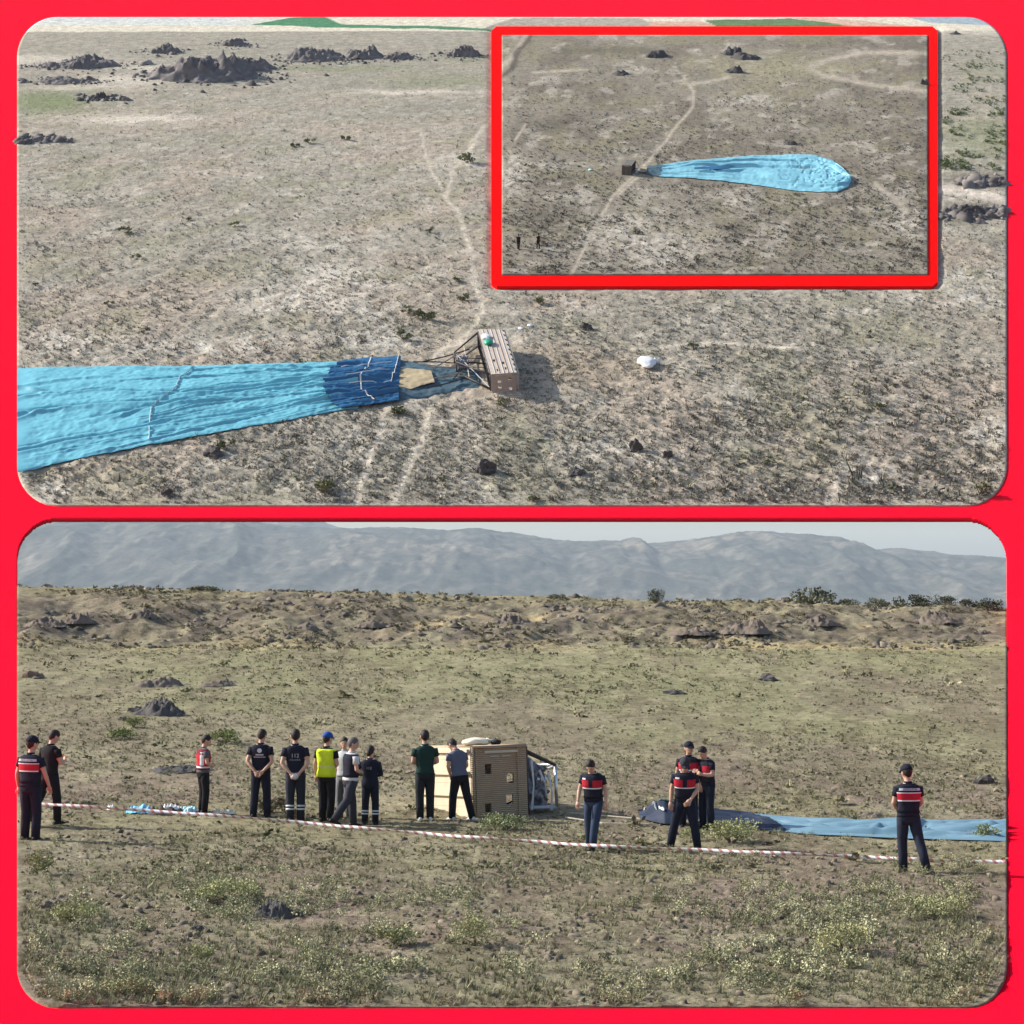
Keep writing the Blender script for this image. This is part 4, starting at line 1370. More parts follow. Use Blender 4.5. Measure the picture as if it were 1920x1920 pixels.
def basket(root, L, W, H, mir=1, wm='wicker', detail=True, e=None, q=None):
    """a wicker basket on its side: floor at x=0, rim at x=H, long axis y, width up z"""
    def mx(mb):
        if mir < 0:
            for p in mb.v: p.x = -p.x
            mb.f = [list(reversed(f)) for f in mb.f]
        return mb
    t = .06
    q = q or W / 1.45
    holes = [(.22 * H, .62 * W, .34 * H, .76 * W), (.62 * H, .48 * W, .75 * H, .62 * W), (.60 * H, .18 * W, .73 * H, .32 * W), (.20 * H, .07 * W, .32 * H, .21 * W)]
    mx(panel_holes(H, W, t, holes)).build('end_wall', M[wm], root)
    far_ = panel_holes(H, W, t, holes)
    for p in far_.v: p.y += L - t
    mx(far_).build('end_wall', M[wm], root)
    lo_ = MB().box((H / 2, L / 2, t / 2 - .0), (H - .01, L - 2 * t - .01, t)); mx(lo_).build('side_wall', M[wm], root)
    k = 5
    top = MB().box((H / 2, L / 2, W - t * .7), (H - .02, L - 2 * t - .01, t * .6)); mx(top).build('side_wall', M['leather'], root)
    if not detail:
        hl = [(.30 * H, .08 * L, .42 * H, .13 * L), (.62 * H, .05 * L, .74 * H, .10 * L), (.36 * H, .20 * L, .48 * H, .25 * L), (.66 * H, .26 * L, .78 * H, .31 * L)]
        up_ = panel_holes(H, L, t, hl)
        for p in up_.v: p.y, p.z = p.z, W + t * .5 - p.y
        mx(up_).build('side_wall', M[wm], root)
        for i in range(1, 6):
            mx(MB().tube([(H * i / 6, .03, W + t * .55), (H * i / 6, L - .03, W + t * .55)], .035, 6)).build('woven_rib', M['rope'] if i % 2 else M['wicker'], root)
        for i in range(9):
            mx(MB().tube([(.02, L * (i + .4) / 9, W + .05), (.10, L * (i + .5) / 9, W + .12), (.02, L * (i + .6) / 9, W + .05)], .03, 5)).build('rope_handle', M['leather'], root)
    for i in range(k if detail else 0):
        w_ = H / k
        mb = MB().box((w_ * (i + .5), L / 2, W + .0), (w_ * .86, L - .02, t * .9))
        mx(mb).build('wicker_panel', M[wm], root)
    # woven edge bands on the end wall
    for x_ in (.06 * H, .84 * H):
        mx(MB().box((x_, -.012, W / 2), (.05 * q, .03, W * .985))).build('woven_band', M[wm], root)
    mx(MB().box((H * .52, -.014, W * .93), (H * .62, .03, .05 * q))).build('woven_band', M['cream'], root)
    for x_ in (.40, .62):
        mx(MB().box((H * x_, -.012, W * .865), (H * .17, .024, .025 * q))).build('rope_handle', M['rope'], root)
    # floor boards and runners
    n = 6
    for i in range(n):
        w_ = W / n
        mx(MB().box((-.03, L / 2, w_ * (i + .5)), (.05, L, w_ * .985))).build('floor_board', M['cream'], root)
    for zf in (.04, .34, .64, .95):
        mx(MB().box((-.085, L / 2, W * zf), (.06, L * .98, .07 * q))).build('runner', M['cream'], root)
    # inner partitions
    for yf in (.34, .66):
        mx(MB().box((H * .48, L * yf, W / 2), (H * .9, .05, W - 2 * t - .02))).build('partition', M[wm], root)
    for (ya, za) in ((.0, .0), (.0, W), (L, W)):
        mx(MB().tube([(0, ya, za), (H * .5, ya + .01, za - .01), (H, ya, za)], .042 * q, 7)).build('edge_binding', M[wm], root, True)
    for (xa, za) in ((.0, W), (.0, .0)):
        mx(MB().tube([(xa, 0, za), (xa + .015, L * .5, za - .02), (xa, L, za)], .045 * q, 7)).build('edge_binding', M[wm], root, True)
    mx(MB().tube([(0, 0, 0), (-.01, -.01, W * .5), (0, 0, W)], .042 * q, 7)).build('edge_binding', M[wm], root, True)
    # padded rim
    r = .055 * q
    mx(MB().tube([(H, r, r), (H, L - r, r), (H, L - r, W - r), (H, r, W - r), (H, r, r * 1.2)], r, 8)).build('rim', M['leather'], root, True)
    # uprights, burner frame, burners
    e = e or .62 * H
    c0 = [(H, .12, .12 * W), (H, L - .12, .12 * W), (H, L - .12, .93 * W), (H, .12, .93 * W)]
    y0, y1 = L * .5 - .55 * q, L * .5 + .55 * q
    y0 = .18 * q if detail else y0
    y1 = y0 + 1.3 * q
    c1 = [(H + e, y0, .10 * W), (H + e, y1, .10 * W), (H + e, y1, .70 * W), (H + e, y0, .70 * W)]
    for i in range(4):
        mx(MB().tube([c0[i], c1[i]], [.05 * q, .035 * q], 8)).build('upright', M['leather'] if i >= 2 or not detail else M['steel_dull'], root, True)
    for i in range(4):
        mx(MB().tube([c1[i], c1[(i + 1) % 4]], .035 * q, 8)).build('frame_bar', M['steel'] if detail else M['leather'], root, True)
    for (ya, za) in ((.3, .22), (.3, .50), (.72, .22), (.72, .5)):
        yc = y0 + (y1 - y0) * ya; zc_ = W * za
        b = MB().tube([(H + e * .55, yc, zc_), (H + e * .9, yc, zc_)], [.10 * q, .13 * q], 12, 0, False)
        for r_ in range(3):
            x_ = H + e * (.6 + .12 * r_)
            b.tube([(x_, yc + .14 * q * math.cos(a), zc_ + .14 * q * math.sin(a)) for a in np.linspace(0, 6.283, 13)], .016 * q, 5)
        bo = mx(b).build('burner', M['steel'], root, True)
        bo.data.materials[0] = M['steel'] if detail else M['steel_crumpled']
        mx(MB().tube([(H + e * .55, yc, zc_), (H + e * .2, yc, zc_ - .05), (H * .95, yc, zc_ - .12)], .02 * q, 6)).build('fuel_hose', M['black'], root)
    for (a, b_) in ((0, 2), (1, 3)):
        mx(MB().tube([c0[a], Vector(c0[a]).lerp(Vector(c1[b_]), .5) + Vector((0, .05, .04)), c1[b_]], .022 * q, 6)).build('stay', M['steel_dull'], root)
    return c1


# near-field basket: the end wall faces the camera, floor towards the left
p = P1(890, 1534)
sc1 = p.y / F
bk = tag(empty('balloon_basket', p + Vector((0, 0, -.02)), math.radians(25)), 'wicker balloon basket tipped on its side, cream floor facing left, in the field', 'basket')
bk.rotation_euler = (math.radians(-4.5), 0, math.radians(25))
basket(bk, 2.7, 1.40, 1.16, 1)
gf = np.random.default_rng(77)
fu, fv = np.meshgrid(np.linspace(0, 1, 26), np.linspace(0, 1, 30))
FX = 1.22 + fu * .56; FZ = .10 + fv * (1.20 - .38 * fu); FY = .30 + .5 * fbm(fu * 6, fv * 7, 4, 771) - .25 + .12 * fv
link('foil_shield', np_mesh('foil_shield', np.stack([FX, FY, FZ], -1).reshape(-1, 3), grid_faces(30, 26), M['steel_crumpled'], None, False), bk)
for sx, z0, z1, x1 in ((1.27, .12, 1.1, 1.30), (1.46, .90, .40, 1.60), (1.70, .1, .85, 1.66)):
    MB().tube([(sx, .05, z0), ((sx + x1) / 2 + .02, .0, (z0 + z1) / 2), (x1, .06, z1)], [.03, .016, .026], 6, 0, True, .5).build('strut', M['steel_dull'], bk)
# upper-ground basket: floor towards the right
bk2 = tag(empty('balloon_basket', mat=mat2(970, 739, math.radians(6.5), 0)), 'wicker balloon basket lying beside the blue fabric on the top ground', 'basket')
basket(bk2, 7.6, 1.1, 1.55, -1, 'wicker_pale', False, 1.75, 1.25)
# small-ground basket: floor towards the left
bk3 = tag(empty('balloon_basket', mat=mat2(1166, 334, math.radians(-14), 0, .5, P3)), 'tiny wicker basket at the tip of the drop shaped fabric on the small ground', 'basket')
basket(bk3, 3.2, 1.5, 1.5, 1, 'wicker_dark')
for o in list(bk3.children):
    if o.name.startswith(('floor_board', 'runner')):
        o.data.materials[0] = M['wicker_dark']


def cable(pts, r, label, parent, mat='rope', name='cable'):
    return MB().tube(pts, r, 5).build(name, M[mat], parent)


for (a, b, c_, d) in ((1058, 1528, 1200, 1541), (1060, 1538, 1130, 1548), (1130, 1548, 1225, 1549)):
    p0, p1_ = P1(a, b), P1(c_, d)
    m_ = p0.lerp(p1_, .5); m_.z = float(Z1(np.float64(m_.x), np.float64(m_.y))) + .03
    cable([p0 + Vector((0, 0, .05)), m_, p1_ + Vector((0, 0, .05))], .014, '', env1, 'rope')
for (a, b, c_, d) in ((862, 700, 800, 700), (860, 690, 775, 690), (866, 712, 760, 728), (872, 722, 800, 742), (880, 668, 790, 692), (885, 660, 810, 705), (890, 715, 820, 716), (880, 690, 850, 722), (870, 660, 880, 720)):
    cable([P2(a, b, .35), P2((a + c_) / 2, (b + d) / 2, .38), P2(c_, d, .42)], .04, '', env, 'rope' if a % 4 else 'leather')


# sacks and loose things
def sack(name, mtx, dims, seed, mat, label, cat, knot=True):
    g = np.random.default_rng(seed)
    root = empty(name, mat=mtx); tag(root, label, cat)
    bm = bmesh.new(); bmesh.ops.create_icosphere(bm, subdivisions=3, radius=1)
    for v in bm.verts:
        q_ = np.array(v.co)
        f = 1 + .5 * (fbm(np.array([q_[0] * 2 + seed]), np.array([q_[1] * 2 + q_[2]]), 3, seed)[0] - .5) + .25 * (fbm(np.array([q_[0] * 6]), np.array([q_[1] * 6 + q_[2] * 5]), 2, seed + 2)[0] - .5)
        v.co = (q_[0] * f * dims[0], q_[1] * f * dims[1], max(-.85, q_[2]) * f * dims[2] + dims[2] * .8)
    me = bpy.data.meshes.new('bag_body'); bm.to_mesh(me); bm.free(); me.materials.append(mat)
    me.polygons.foreach_set("use_smooth", [True] * len(me.polygons))
    link('bag_body', me, root)
    if knot:
        MB().tube([(dims[0] * .85, 0, dims[2] * .8), (dims[0] * 1.15, 0, dims[2] * .75), (dims[0] * 1.45, dims[1] * .2, dims[2] * .5)], [dims[1] * .35, dims[1] * .16, dims[1] * .38], 7, 0, True, .5).build('bag_neck', mat, root, True)
    return root


M['sack_cream'] = plain('cream_canvas', (.72, .66, .50), .8, .12, 6, .4, 12)
M['sack_white'] = plain('white_plastic', (.78, .78, .76), .5, .06, 6, .3, 12)
M['green_bag'] = plain('green_bag', (.02, .33, .20), .5, .15, 6, .3, 12)
M['cyan_plastic'] = plain('cyan_plastic', (.16, .50, .72), .45, .2, 5, .3, 12)
M['dark_heap'] = plain('dark_brown_cloth', (.055, .04, .035), .8, .3, 8, .4, 12)
M['aqua_plastic'] = plain('aqua_plastic', (.42, .68, .72), .45, .2, 5, .3, 12)
rot19 = Matrix.Translation(bk.location) @ Euler((math.radians(-4.5), 0, math.radians(25))).to_matrix().to_4x4()
sack('canvas_sack', rot19 @ Matrix.Translation((.46, .9, 1.43)), (.30, .22, .085), 3, M['sack_cream'], 'cream canvas sack lying on top of the tipped basket', 'sack')
sack('black_pouch', rot19 @ Matrix.Translation((.88, .8, 1.43)), (.09, .1, .06), 4, M['black'], 'small black pouch on the basket, right of the canvas sack', 'bag', False)
b2 = bk2.matrix_world
sack('green_bag', b2 @ Matrix.Translation((-1.2, 5.0, 1.14)), (.26, .42, .16), 5, M['green_bag'], 'green bag on the upper rim of the pale wicker basket', 'bag', False)
sack('white_cloth', b2 @ Matrix.Translation((-1.25, 6.1, 1.14)), (.28, .42, .10), 6, M['sack_white'], 'white crumpled cloth behind the green bag on the basket', 'cloth', False)
sack('white_sack', mat2(1212, 684, .2), (.56, .75, .26), 7, M['sack_white'], 'white plastic sack lying alone on the soil right of the basket', 'sack')
sack('plastic_scrap', mat2(994, 612, .2), (.16, .2, .08), 8, M['sack_white'], 'tiny white plastic scrap, right of two near the basket top', 'litter', False)
sack('plastic_scrap', mat2(976, 616, .5), (.15, .2, .06), 9, M['sack_white'], 'tiny white plastic scrap, left of two near the basket top', 'litter', False)
sack('blue_bag', mat2(1107, 325, 0, 0, 1, P3), (.18, .2, .07), 10, M['aqua_plastic'], 'tiny pale blue bag left of the basket on the small ground', 'bag', False)

def litter(name, px, row, w, d, h, seed, mat, label):
    p = P1(px, row)
    gx, gy = np.meshgrid(np.linspace(-1, 1, 26), np.linspace(-1, 1, 22))
    r = np.hypot(gx, gy) + .7 * (fbm(gx * 2 + seed, gy * 2, 3, seed) - .5)
    m = np.clip((1 - r) * 3, 0, 1)
    z = m * (.25 + 1.2 * np.abs(fbm(gx * 3 + seed, gy * 3, 3, seed + 2) - .5) * 2 + .5 * np.abs(fbm(gx * 8, gy * 8 + seed, 2, seed + 4) - .5)) * h
    Fq = grid_faces(22, 26); k_ = (m.ravel()[Fq] > 0).any(1)
    me = np_mesh(name, np.stack([gx * w, gy * d, z + .01], -1).reshape(-1, 3), Fq[k_], mat)
    o = link(name, me); o.location = p
    return tag(o, label, 'litter')


litter('crumpled_sheet', 262, 1524, .26, .24, .14, 31, M['cyan_plastic'], 'crumpled bright blue plastic on the grass behind the tape')
litter('clothes_heap', 312, 1525, .42, .3, .13, 32, M['dark_heap'], 'dark heap of clothes between two blue plastic pieces')
litter('crumpled_sheet', 352, 1523, .24, .24, .17, 33, M['aqua_plastic'], 'crumpled pale aqua plastic right of the dark clothes heap')
litter('plastic_bag', 208, 1518, .10, .1, .10, 34, M['sack_white'], 'small white plastic bag left of the bright blue plastic')
litter('plastic_bag', 322, 1517, .22, .12, .12, 35, M['sack_white'], 'pale plastic sheet lying behind the dark clothes heap')
litter('canvas_roll', 416, 1527, .28, .12, .09, 36, M['sack_cream'], 'cream canvas piece on the grass right of the red vest')

# ================================================================== BARRIER TAPE
m_, nt, b_ = new_mat('barrier_tape')
at = nt.nodes.new("ShaderNodeAttribute"); at.attribute_name = "along"
mth = nt.nodes.new("ShaderNodeMath"); mth.operation = 'FRACT'
nt.links.new(at.outputs["Fac"], mth.inputs[0])
g1 = nt.nodes.new("ShaderNodeMath"); g1.operation = 'GREATER_THAN'; g1.inputs[1].default_value = .62
nt.links.new(mth.outputs[0], g1.inputs[0])
mxx = nt.nodes.new("ShaderNodeMix"); mxx.data_type = 'RGBA'; mxx.inputs[6].default_value = (.80, .77, .72, 1); mxx.inputs[7].default_value = (.50, .22, .19, 1)
nt.links.new(g1.outputs[0], mxx.inputs[0]); nt.links.new(mxx.outputs[2], b_.inputs["Base Color"])
b_.inputs["Roughness"].default_value = .4
ctrl = [(60, 1506, 39.9), (250, 1518, 39.5), (450, 1532, 39.2), (640, 1549, 38.8), (830, 1566, 38.0), (1115, 1586, 36.9), (1400, 1597, 36.1), (1650, 1608, 35.5), (1887, 1619, 35.1)]
cp_ = np.array(ctrl, float)
t = np.linspace(0, 1, 700)
pxq = 60 + (1887 - 60) * t
rq = np.interp(pxq, cp_[:, 0], cp_[:, 1]); yq = np.interp(pxq, cp_[:, 0], cp_[:, 2])
ker = np.ones(61) / 61
rq = np.convolve(np.pad(rq, 30, mode='edge'), ker, 'valid'); yq = np.convolve(np.pad(yq, 30, mode='edge'), ker, 'valid')
xq = (pxq - 960) / F * yq
zq = ZC - (rq - EYE) / F * yq
gz = Z1(xq, yq)
zq = np.maximum(zq, gz + .07)
sl = np.concatenate([[0], np.cumsum(np.hypot(np.diff(xq), np.diff(zq)))])
tw = sl * 5.2 + 1.4 * np.sin(sl * .8)
wv = .032
dz, dy = np.cos(tw * .5) * .35 + .75 * np.sign(np.cos(tw * .5) + 1e-6), np.sin(tw * .5)
ln = np.hypot(dz, dy); dz, dy = abs(dz / ln), dy / ln
Va = np.stack([xq, yq - wv * dy, zq - wv * dz], -1); Vb = np.stack([xq, yq + wv * dy, zq + wv * dz], -1)
V = np.stack([Va, Vb], 1).reshape(-1, 3)
i = np.arange(699)[:, None] * 2
me = np_mesh('barrier_tape', V, np.concatenate([i, i + 2, i + 3, i + 1], 1), m_, None, True)
al = me.attributes.new('along', 'FLOAT', 'POINT')
al.data.foreach_set('value', (np.repeat(sl, 2) / .17 + np.tile([0, .28], 700)).astype(np.float32))
tp = tag(link('barrier_tape', me), 'red and white striped barrier tape stretched low across the field', 'tape')
sol = tp.modifiers.new('thick', 'SOLIDIFY'); sol.thickness = .002


# ================================================================== PEOPLE
M['skin'] = plain('skin', (.50, .30, .21), .55, .10, 12, spec=.35)
M['hair'] = plain('dark_hair', (.018, .013, .010), .6, .4, 60, .4, 90)
M['hair_grey'] = plain('greying_hair', (.10, .09, .085), .6, .3, 60, .4, 90)
M['eye'] = plain('eye_dark', (.02, .015, .012), .3, .1, 10)
M['lip'] = plain('lip', (.36, .15, .12), .5, .1, 20)
CLOTH = {}


def cl(c, rough=.85):
    k = tuple(c)
    if k not in CLOTH:
        CLOTH[k] = plain('cloth_%d' % len(CLOTH), c, rough, .22, 9, .9, 7, spec=.15)
    return CLOTH[k]


NAVY = (.013, .015, .026); BLACK = (.012, .012, .014); NAVY2 = (.013, .016, .028); RED = (.42, .018, .035); WHITE = (.66, .66, .65)
GREEN = (.012, .038, .030); GREYB = (.10, .11, .15); GREY = (.15, .155, .165); HIVIS = (.60, .74, .03); LIGHT = (.45, .46, .47); JEAN = (.035, .05, .085)
SHOE_W = (.58, .58, .56); SHOE_B = (.014, .013, .012)

# torso sections: height, half width, half depth, centre
TOR = [(.84, .155, .11, .0), (.90, .172, .122, -.005), (.97, .168, .118, -.005), (1.06, .150, .104, .0), (1.16, .158, .108, .004), (1.27, .178, .118, .004), (1.36, .190, .112, -.002), (1.42, .178, .094, -.008), (1.46, .120, .075, -.012), (1.49, .066, .060, -.008)]


def tor_at(z):
    zs = [q[0] for q in TOR]
    return tuple(float(np.interp(z, zs, [q[i] for q in TOR])) for i in (1, 2, 3))


def text_data(body, size):
    cu = bpy.data.curves.new('txt', 'FONT'); cu.body = body; cu.size = size; cu.align_x = 'CENTER'; cu.align_y = 'CENTER'
    cu.resolution_u = 2
    o = bpy.data.objects.new('txt', cu); col.objects.link(o)
    dg = bpy.context.evaluated_depsgraph_get()
    me = o.evaluated_get(dg).to_mesh()
    bm = bmesh.new(); bm.from_mesh(me)
    bmesh.ops.triangulate(bm, faces=bm.faces[:])
    V = [v.co.copy() for v in bm.verts]; Fs = [[v.index for v in f.verts] for f in bm.faces]
    bm.free(); o.evaluated_get(dg).to_mesh_clear()
    bpy.data.objects.remove(o); bpy.data.curves.remove(cu)
    return V, Fs


ARMS = {
    'behind': ((.255, -.10, 1.14), (.075, -.175, .945), (.0, -.19, .885)),
    'side': ((.245, -.03, 1.14), (.262, .05, .90), (.26, .075, .80)),
    'front': ((.245, .0, 1.15), (.075, .21, 1.09), (-.02, .25, 1.10)),
    'low': ((.235, .03, 1.15), (.10, .20, .99), (.03, .24, .93)),
    'phone': ((.235, .05, 1.15), (.12, .27, 1.20), (.05, .30, 1.26)),
    'reach': ((.265, .03, 1.15), (.27, .16, .93), (.26, .21, .85)),
    'hip': ((.30, -.08, 1.16), (.18, .03, 1.02), (.12, .08, 1.0)),
}


def remesh(mb, vox, name):
    me = mb.mesh('tmp', M['skin'])
    o = bpy.data.objects.new('tmp', me); col.objects.link(o)
    md = o.modifiers.new('r', 'REMESH'); md.mode = 'VOXEL'; md.voxel_size = vox
    sm_ = o.modifiers.new('s', 'SMOOTH'); sm_.iterations = 3; sm_.factor = .5
    dg = bpy.context.evaluated_depsgraph_get()
    out_ = bpy.data.meshes.new_from_object(o.evaluated_get(dg))
    out_.name = name
    bpy.data.objects.remove(o); bpy.data.meshes.remove(me)
    out_.polygons.foreach_set("use_smooth", [True] * len(out_.polygons))
    return out_


def hand(mb, wr, tip, side):
    d = (tip - wr).normalized()
    s_ = d.cross(Vector((0, 1, 0)) if abs(d.y) < .8 else Vector((1, 0, 0))).normalized()
    n_ = d.cross(s_)
    pc = wr + d * .05
    mb.tube([wr - d * .02, wr + d * .03, wr + d * .085], [.028, .042, .040], 8, 0, True, .48, n_)
    for i, (off, ln) in enumerate(((-.030, .068), (-.010, .080), (.011, .074), (.030, .058))):
        b = wr + d * .08 + s_ * off
        mb.tube([b, b + d * ln * .5 + n_ * .006, b + d * ln * .8 + n_ * .024, b + d * ln * .95 + n_ * .04], [.0095, .009, .008, .006], 6)
    b = wr + d * .03 - s_ * .036
    mb.tube([b, b + d * .03 - s_ * .022 + n_ * .01, b + d * .06 - s_ * .026 + n_ * .022], [.011, .010, .007], 6)


def person(place, yaw, label, top, pants, hgt=1.75, lean=0, head=(0, 0), arms=('side', 'side'), feet=((-.09, 0), (.09, 0)), vest=None, cap=None, hair='hair', shoes=SHOE_B,
           sleeve=.55, backtext=None, emblem=False, bands=False, longhair=False, scale=None, group='people standing round the tipped basket', gloves=None, low=False, skinny=1.0):
    """place: world matrix of the feet; local: +y forward, +x right hand"""
    root = empty('person', mat=place @ Matrix.Rotation(math.radians(yaw), 4, 'Z') @ Matrix.Scale((scale or hgt / 1.75), 4))
    tag(root, label, 'person', group)
    ln = Matrix.Translation((0, 0, .92)) @ Matrix.Rotation(math.radians(-lean), 4, 'X') @ Matrix.Translation((0, 0, -.92))
    hd = ln @ Matrix.Translation((0, 0, 1.50)) @ Matrix.Rotation(math.radians(head[1]), 4, 'Z') @ Matrix.Rotation(math.radians(-head[0]), 4, 'X') @ Matrix.Scale(1.13, 4) @ Matrix.Translation((0, 0, -1.50))
    W_ = Matrix.Diagonal((skinny, 1, 1, 1))
    lnw = ln @ W_
    # ---- legs
    legs = []
    for s_, (fx, fy) in zip((-1, 1), feet):
        hip = Vector((s_ * .088, 0, .90)); up_ = max(0.0, -fy - .18) * .55
        ank = Vector((fx, fy - .02, .085 + up_))
        kn = hip.lerp(ank, .5) + Vector((s_ * .008, .035 + .25 * up_ + .10 * max(0, abs(fy) - .1), .01))
        legs.append((hip, kn, ank, up_))
    arm = []
    for s_, nm in zip((-1, 1), arms):
        e, w, t_ = [Vector((s_ * q[0], q[1], q[2])) for q in ARMS[nm]]
        sh = Vector((s_ * .175, -.005, 1.405))
        arm.append([ln @ q for q in (sh, e, w, t_)])
    # ---- body, one skin
    mb = MB()
    mb.loft(TOR, 18, 0, 2.3, lnw)
    mb.tube([ln @ Vector((0, -.008, 1.44)), hd @ Vector((0, .008, 1.56))], [.060, .055], 12)
    mb.ell((0, .012, 1.648), (.074, .092, .102), 16, 12, 0, hd)
    mb.ell((0, .036, 1.585), (.054, .062, .052), 12, 8, 0, hd)
    mb.ell((0, .108, 1.628), (.014, .022, .022), 8, 6, 0, hd)
    mb.ell((0, .098, 1.578), (.020, .014, .010), 8, 6, 0, hd)
    for s_ in (-1, 1):
        mb.ell((s_ * .078, .0, 1.632), (.012, .022, .032), 8, 6, 0, hd)
    for (sh, e, w, t_) in arm:
        mb.tube([sh, sh.lerp(e, .35), e, e.lerp(w, .3), w], [.058, .052, .041, .043, .028], 10)
    for (hip, kn, ank, up_) in legs:
        mb.tube([hip, hip.lerp(kn, .5), kn, kn.lerp(ank, .3), ank], [.088, .076, .056, .058, .036], 10)
    me = remesh(mb, .019, 'body')
    bd = link('body', me, root)
    me.materials.clear(); me.materials.append(M['skin'])
    hb = MB()
    for s_, (sh, e, w, t_) in zip((-1, 1), arm): hand(hb, w, t_, s_)
    hb2 = hb.mesh('hands', M['skin'], True)
    bm = bmesh.new(); bm.from_mesh(me); bm.from_mesh(hb2); bm.to_mesh(me); bm.free(); bpy.data.meshes.remove(hb2)
    if gloves:
        gb = MB()
        for (sh, e, w, t_) in arm:
            d = (t_ - w)
            gb.ell(tuple(w.lerp(t_, .8)), (.055, .04, .06), 8, 6)
        gb.build('gloves', cl(gloves), root, True)
    # ---- face
    fc = MB()
    for s_ in (-1, 1): fc.ell((s_ * .030, .093, 1.650), (.012, .008, .007), 8, 6, 0, hd)
    fc.build('eyes', M['eye'], bd, True)
    MB().ell((0, .108, 1.578), (.021, .006, .006), 8, 6, 0, hd).build('mouth', M['lip'], bd, True)
    # ---- trousers
    tr = MB()
    tr.loft([(.80, .150, .112, .0), (.88, .184, .134, -.006), (.96, .182, .130, -.006), (1.015, .168, .120, -.003)], 18, 0, 2.3, lnw)
    for (hip, kn, ank, up_) in legs:
        low_ = ank + Vector((0, 0, -.035))
        tr.tube([hip + Vector((0, 0, .03)), hip.lerp(kn, .45), kn, kn.lerp(ank, .45), low_], [.110, .100, .083, .080, .072], 12, 0, True)
    tro = tr.build('trousers', cl(pants), root, True)
    if bands:
        for (hip, kn, ank, up_) in legs:
            for f in (.45, .60):
                c_ = kn.lerp(ank, f); d = (ank - kn).normalized() * .016
                MB().tube([c_ - d, c_ + d], .0845, 12).build('reflective_band', cl((.60, .62, .62)), tro, True)
    # ---- shoes
    for (hip, kn, ank, up_), (fx, fy) in zip(legs, feet):
        sh_ = MB()
        pt = Matrix.Translation(ank) @ Matrix.Rotation(-up_ * 2.6, 4, 'X') @ Matrix.Translation(-Vector((0, 0, .085)))
        V = []
        for (y_, w_, z_) in ((-.085, .030, .07), (-.06, .040, .095), (.0, .042, .105), (.07, .046, .075), (.14, .046, .055), (.185, .030, .035)):
            for k in range(10):
                a_ = 2 * math.pi * k / 10
                V.append((w_ * math.cos(a_), y_, max(0.0, z_ * .5 + z_ * .5 * math.sin(a_) * 1.05)))
        Fs = [tuple(range(9, -1, -1)), tuple(50 + k for k in range(10))]
        for i_ in range(5):
            for k in range(10):
                a_ = i_ * 10 + k; b_2 = i_ * 10 + (k + 1) % 10
                Fs.append((a_, b_2, b_2 + 10, a_ + 10))
        sh_.add(V, Fs, 0, pt)
        sh_.build('shoe', cl(shoes, .5), root, True)
    # ---- shirt with sleeves
    def infl(z0, z1, d, extra=()):
        zs_ = [z0] + [q[0] for q in TOR if z0 < q[0] < z1] + [z1]
        return [(z, tor_at(z)[0] + d, tor_at(z)[1] + d, tor_at(z)[2]) for z in zs_]
    st = MB()
    z0 = .93 if not low else .84
    st.loft(infl(z0, 1.475, .016), 20, 0, 2.4, lnw)
    for (sh, e, w, t_) in arm:
        if sleeve <= 1:
            end = sh.lerp(e, sleeve); st.tube([sh + Vector((0, 0, .006)), sh.lerp(end, .5), end], [.075, .071, .068], 12)
        else:
            end = e.lerp(w, sleeve - 1); st.tube([sh, sh.lerp(e, .5), e, end], [.075, .068, .058, .050], 12)
    sho = st.build('shirt', cl(top), root, True)
    MB().loft([(1.462, .084, .078, -.010), (1.50, .068, .066, -.004), (1.512, .066, .064, -.002)], 14, 0, 2.2, ln).build('collar', cl(top), sho, True)

    def strip(name, z0_, z1_, a0, a1, mat, par, d, n=14):
        """band on the torso between two angles (0 = right, 90 = front, -90 = back)"""
        V = []; Fs = []
        zz = np.linspace(z0_, z1_, 4)
        for z in zz:
            hw, hdp, yc = tor_at(z)
            for a_ in np.linspace(math.radians(a0), math.radians(a1), n):
                c_, s_ = math.cos(a_), math.sin(a_)
                V.append(((hw + d) * math.copysign(abs(c_) ** (2 / 2.4), c_), yc + (hdp + d) * math.copysign(abs(s_) ** (2 / 2.4), s_), z))
        for i_ in range(3):
            for k in range(n - 1):
                a_ = i_ * n + k
                Fs.append((a_, a_ + 1, a_ + n + 1, a_ + n))
        return MB().add(V, Fs, 0, lnw).build(name, mat, par)

    def on_back(body, size, zc_, mat, par, front=False, name='lettering', d=.034, xoff=0.0):
        V, Fs = text_data(body, size)
        out_ = []
        for v in V:
            z = zc_ + v.y; x = v.x + xoff
            hw, hdp, yc = tor_at(z)
            q = max(0, 1 - (abs(x) / (hw + d)) ** 2.4) ** (1 / 2.4)
            out_.append((x, yc - (hdp + d) * q, z) if not front else (-x, yc + (hdp + d) * q, z))
        MB().add(out_, Fs, 0, lnw).build(name, mat, par)

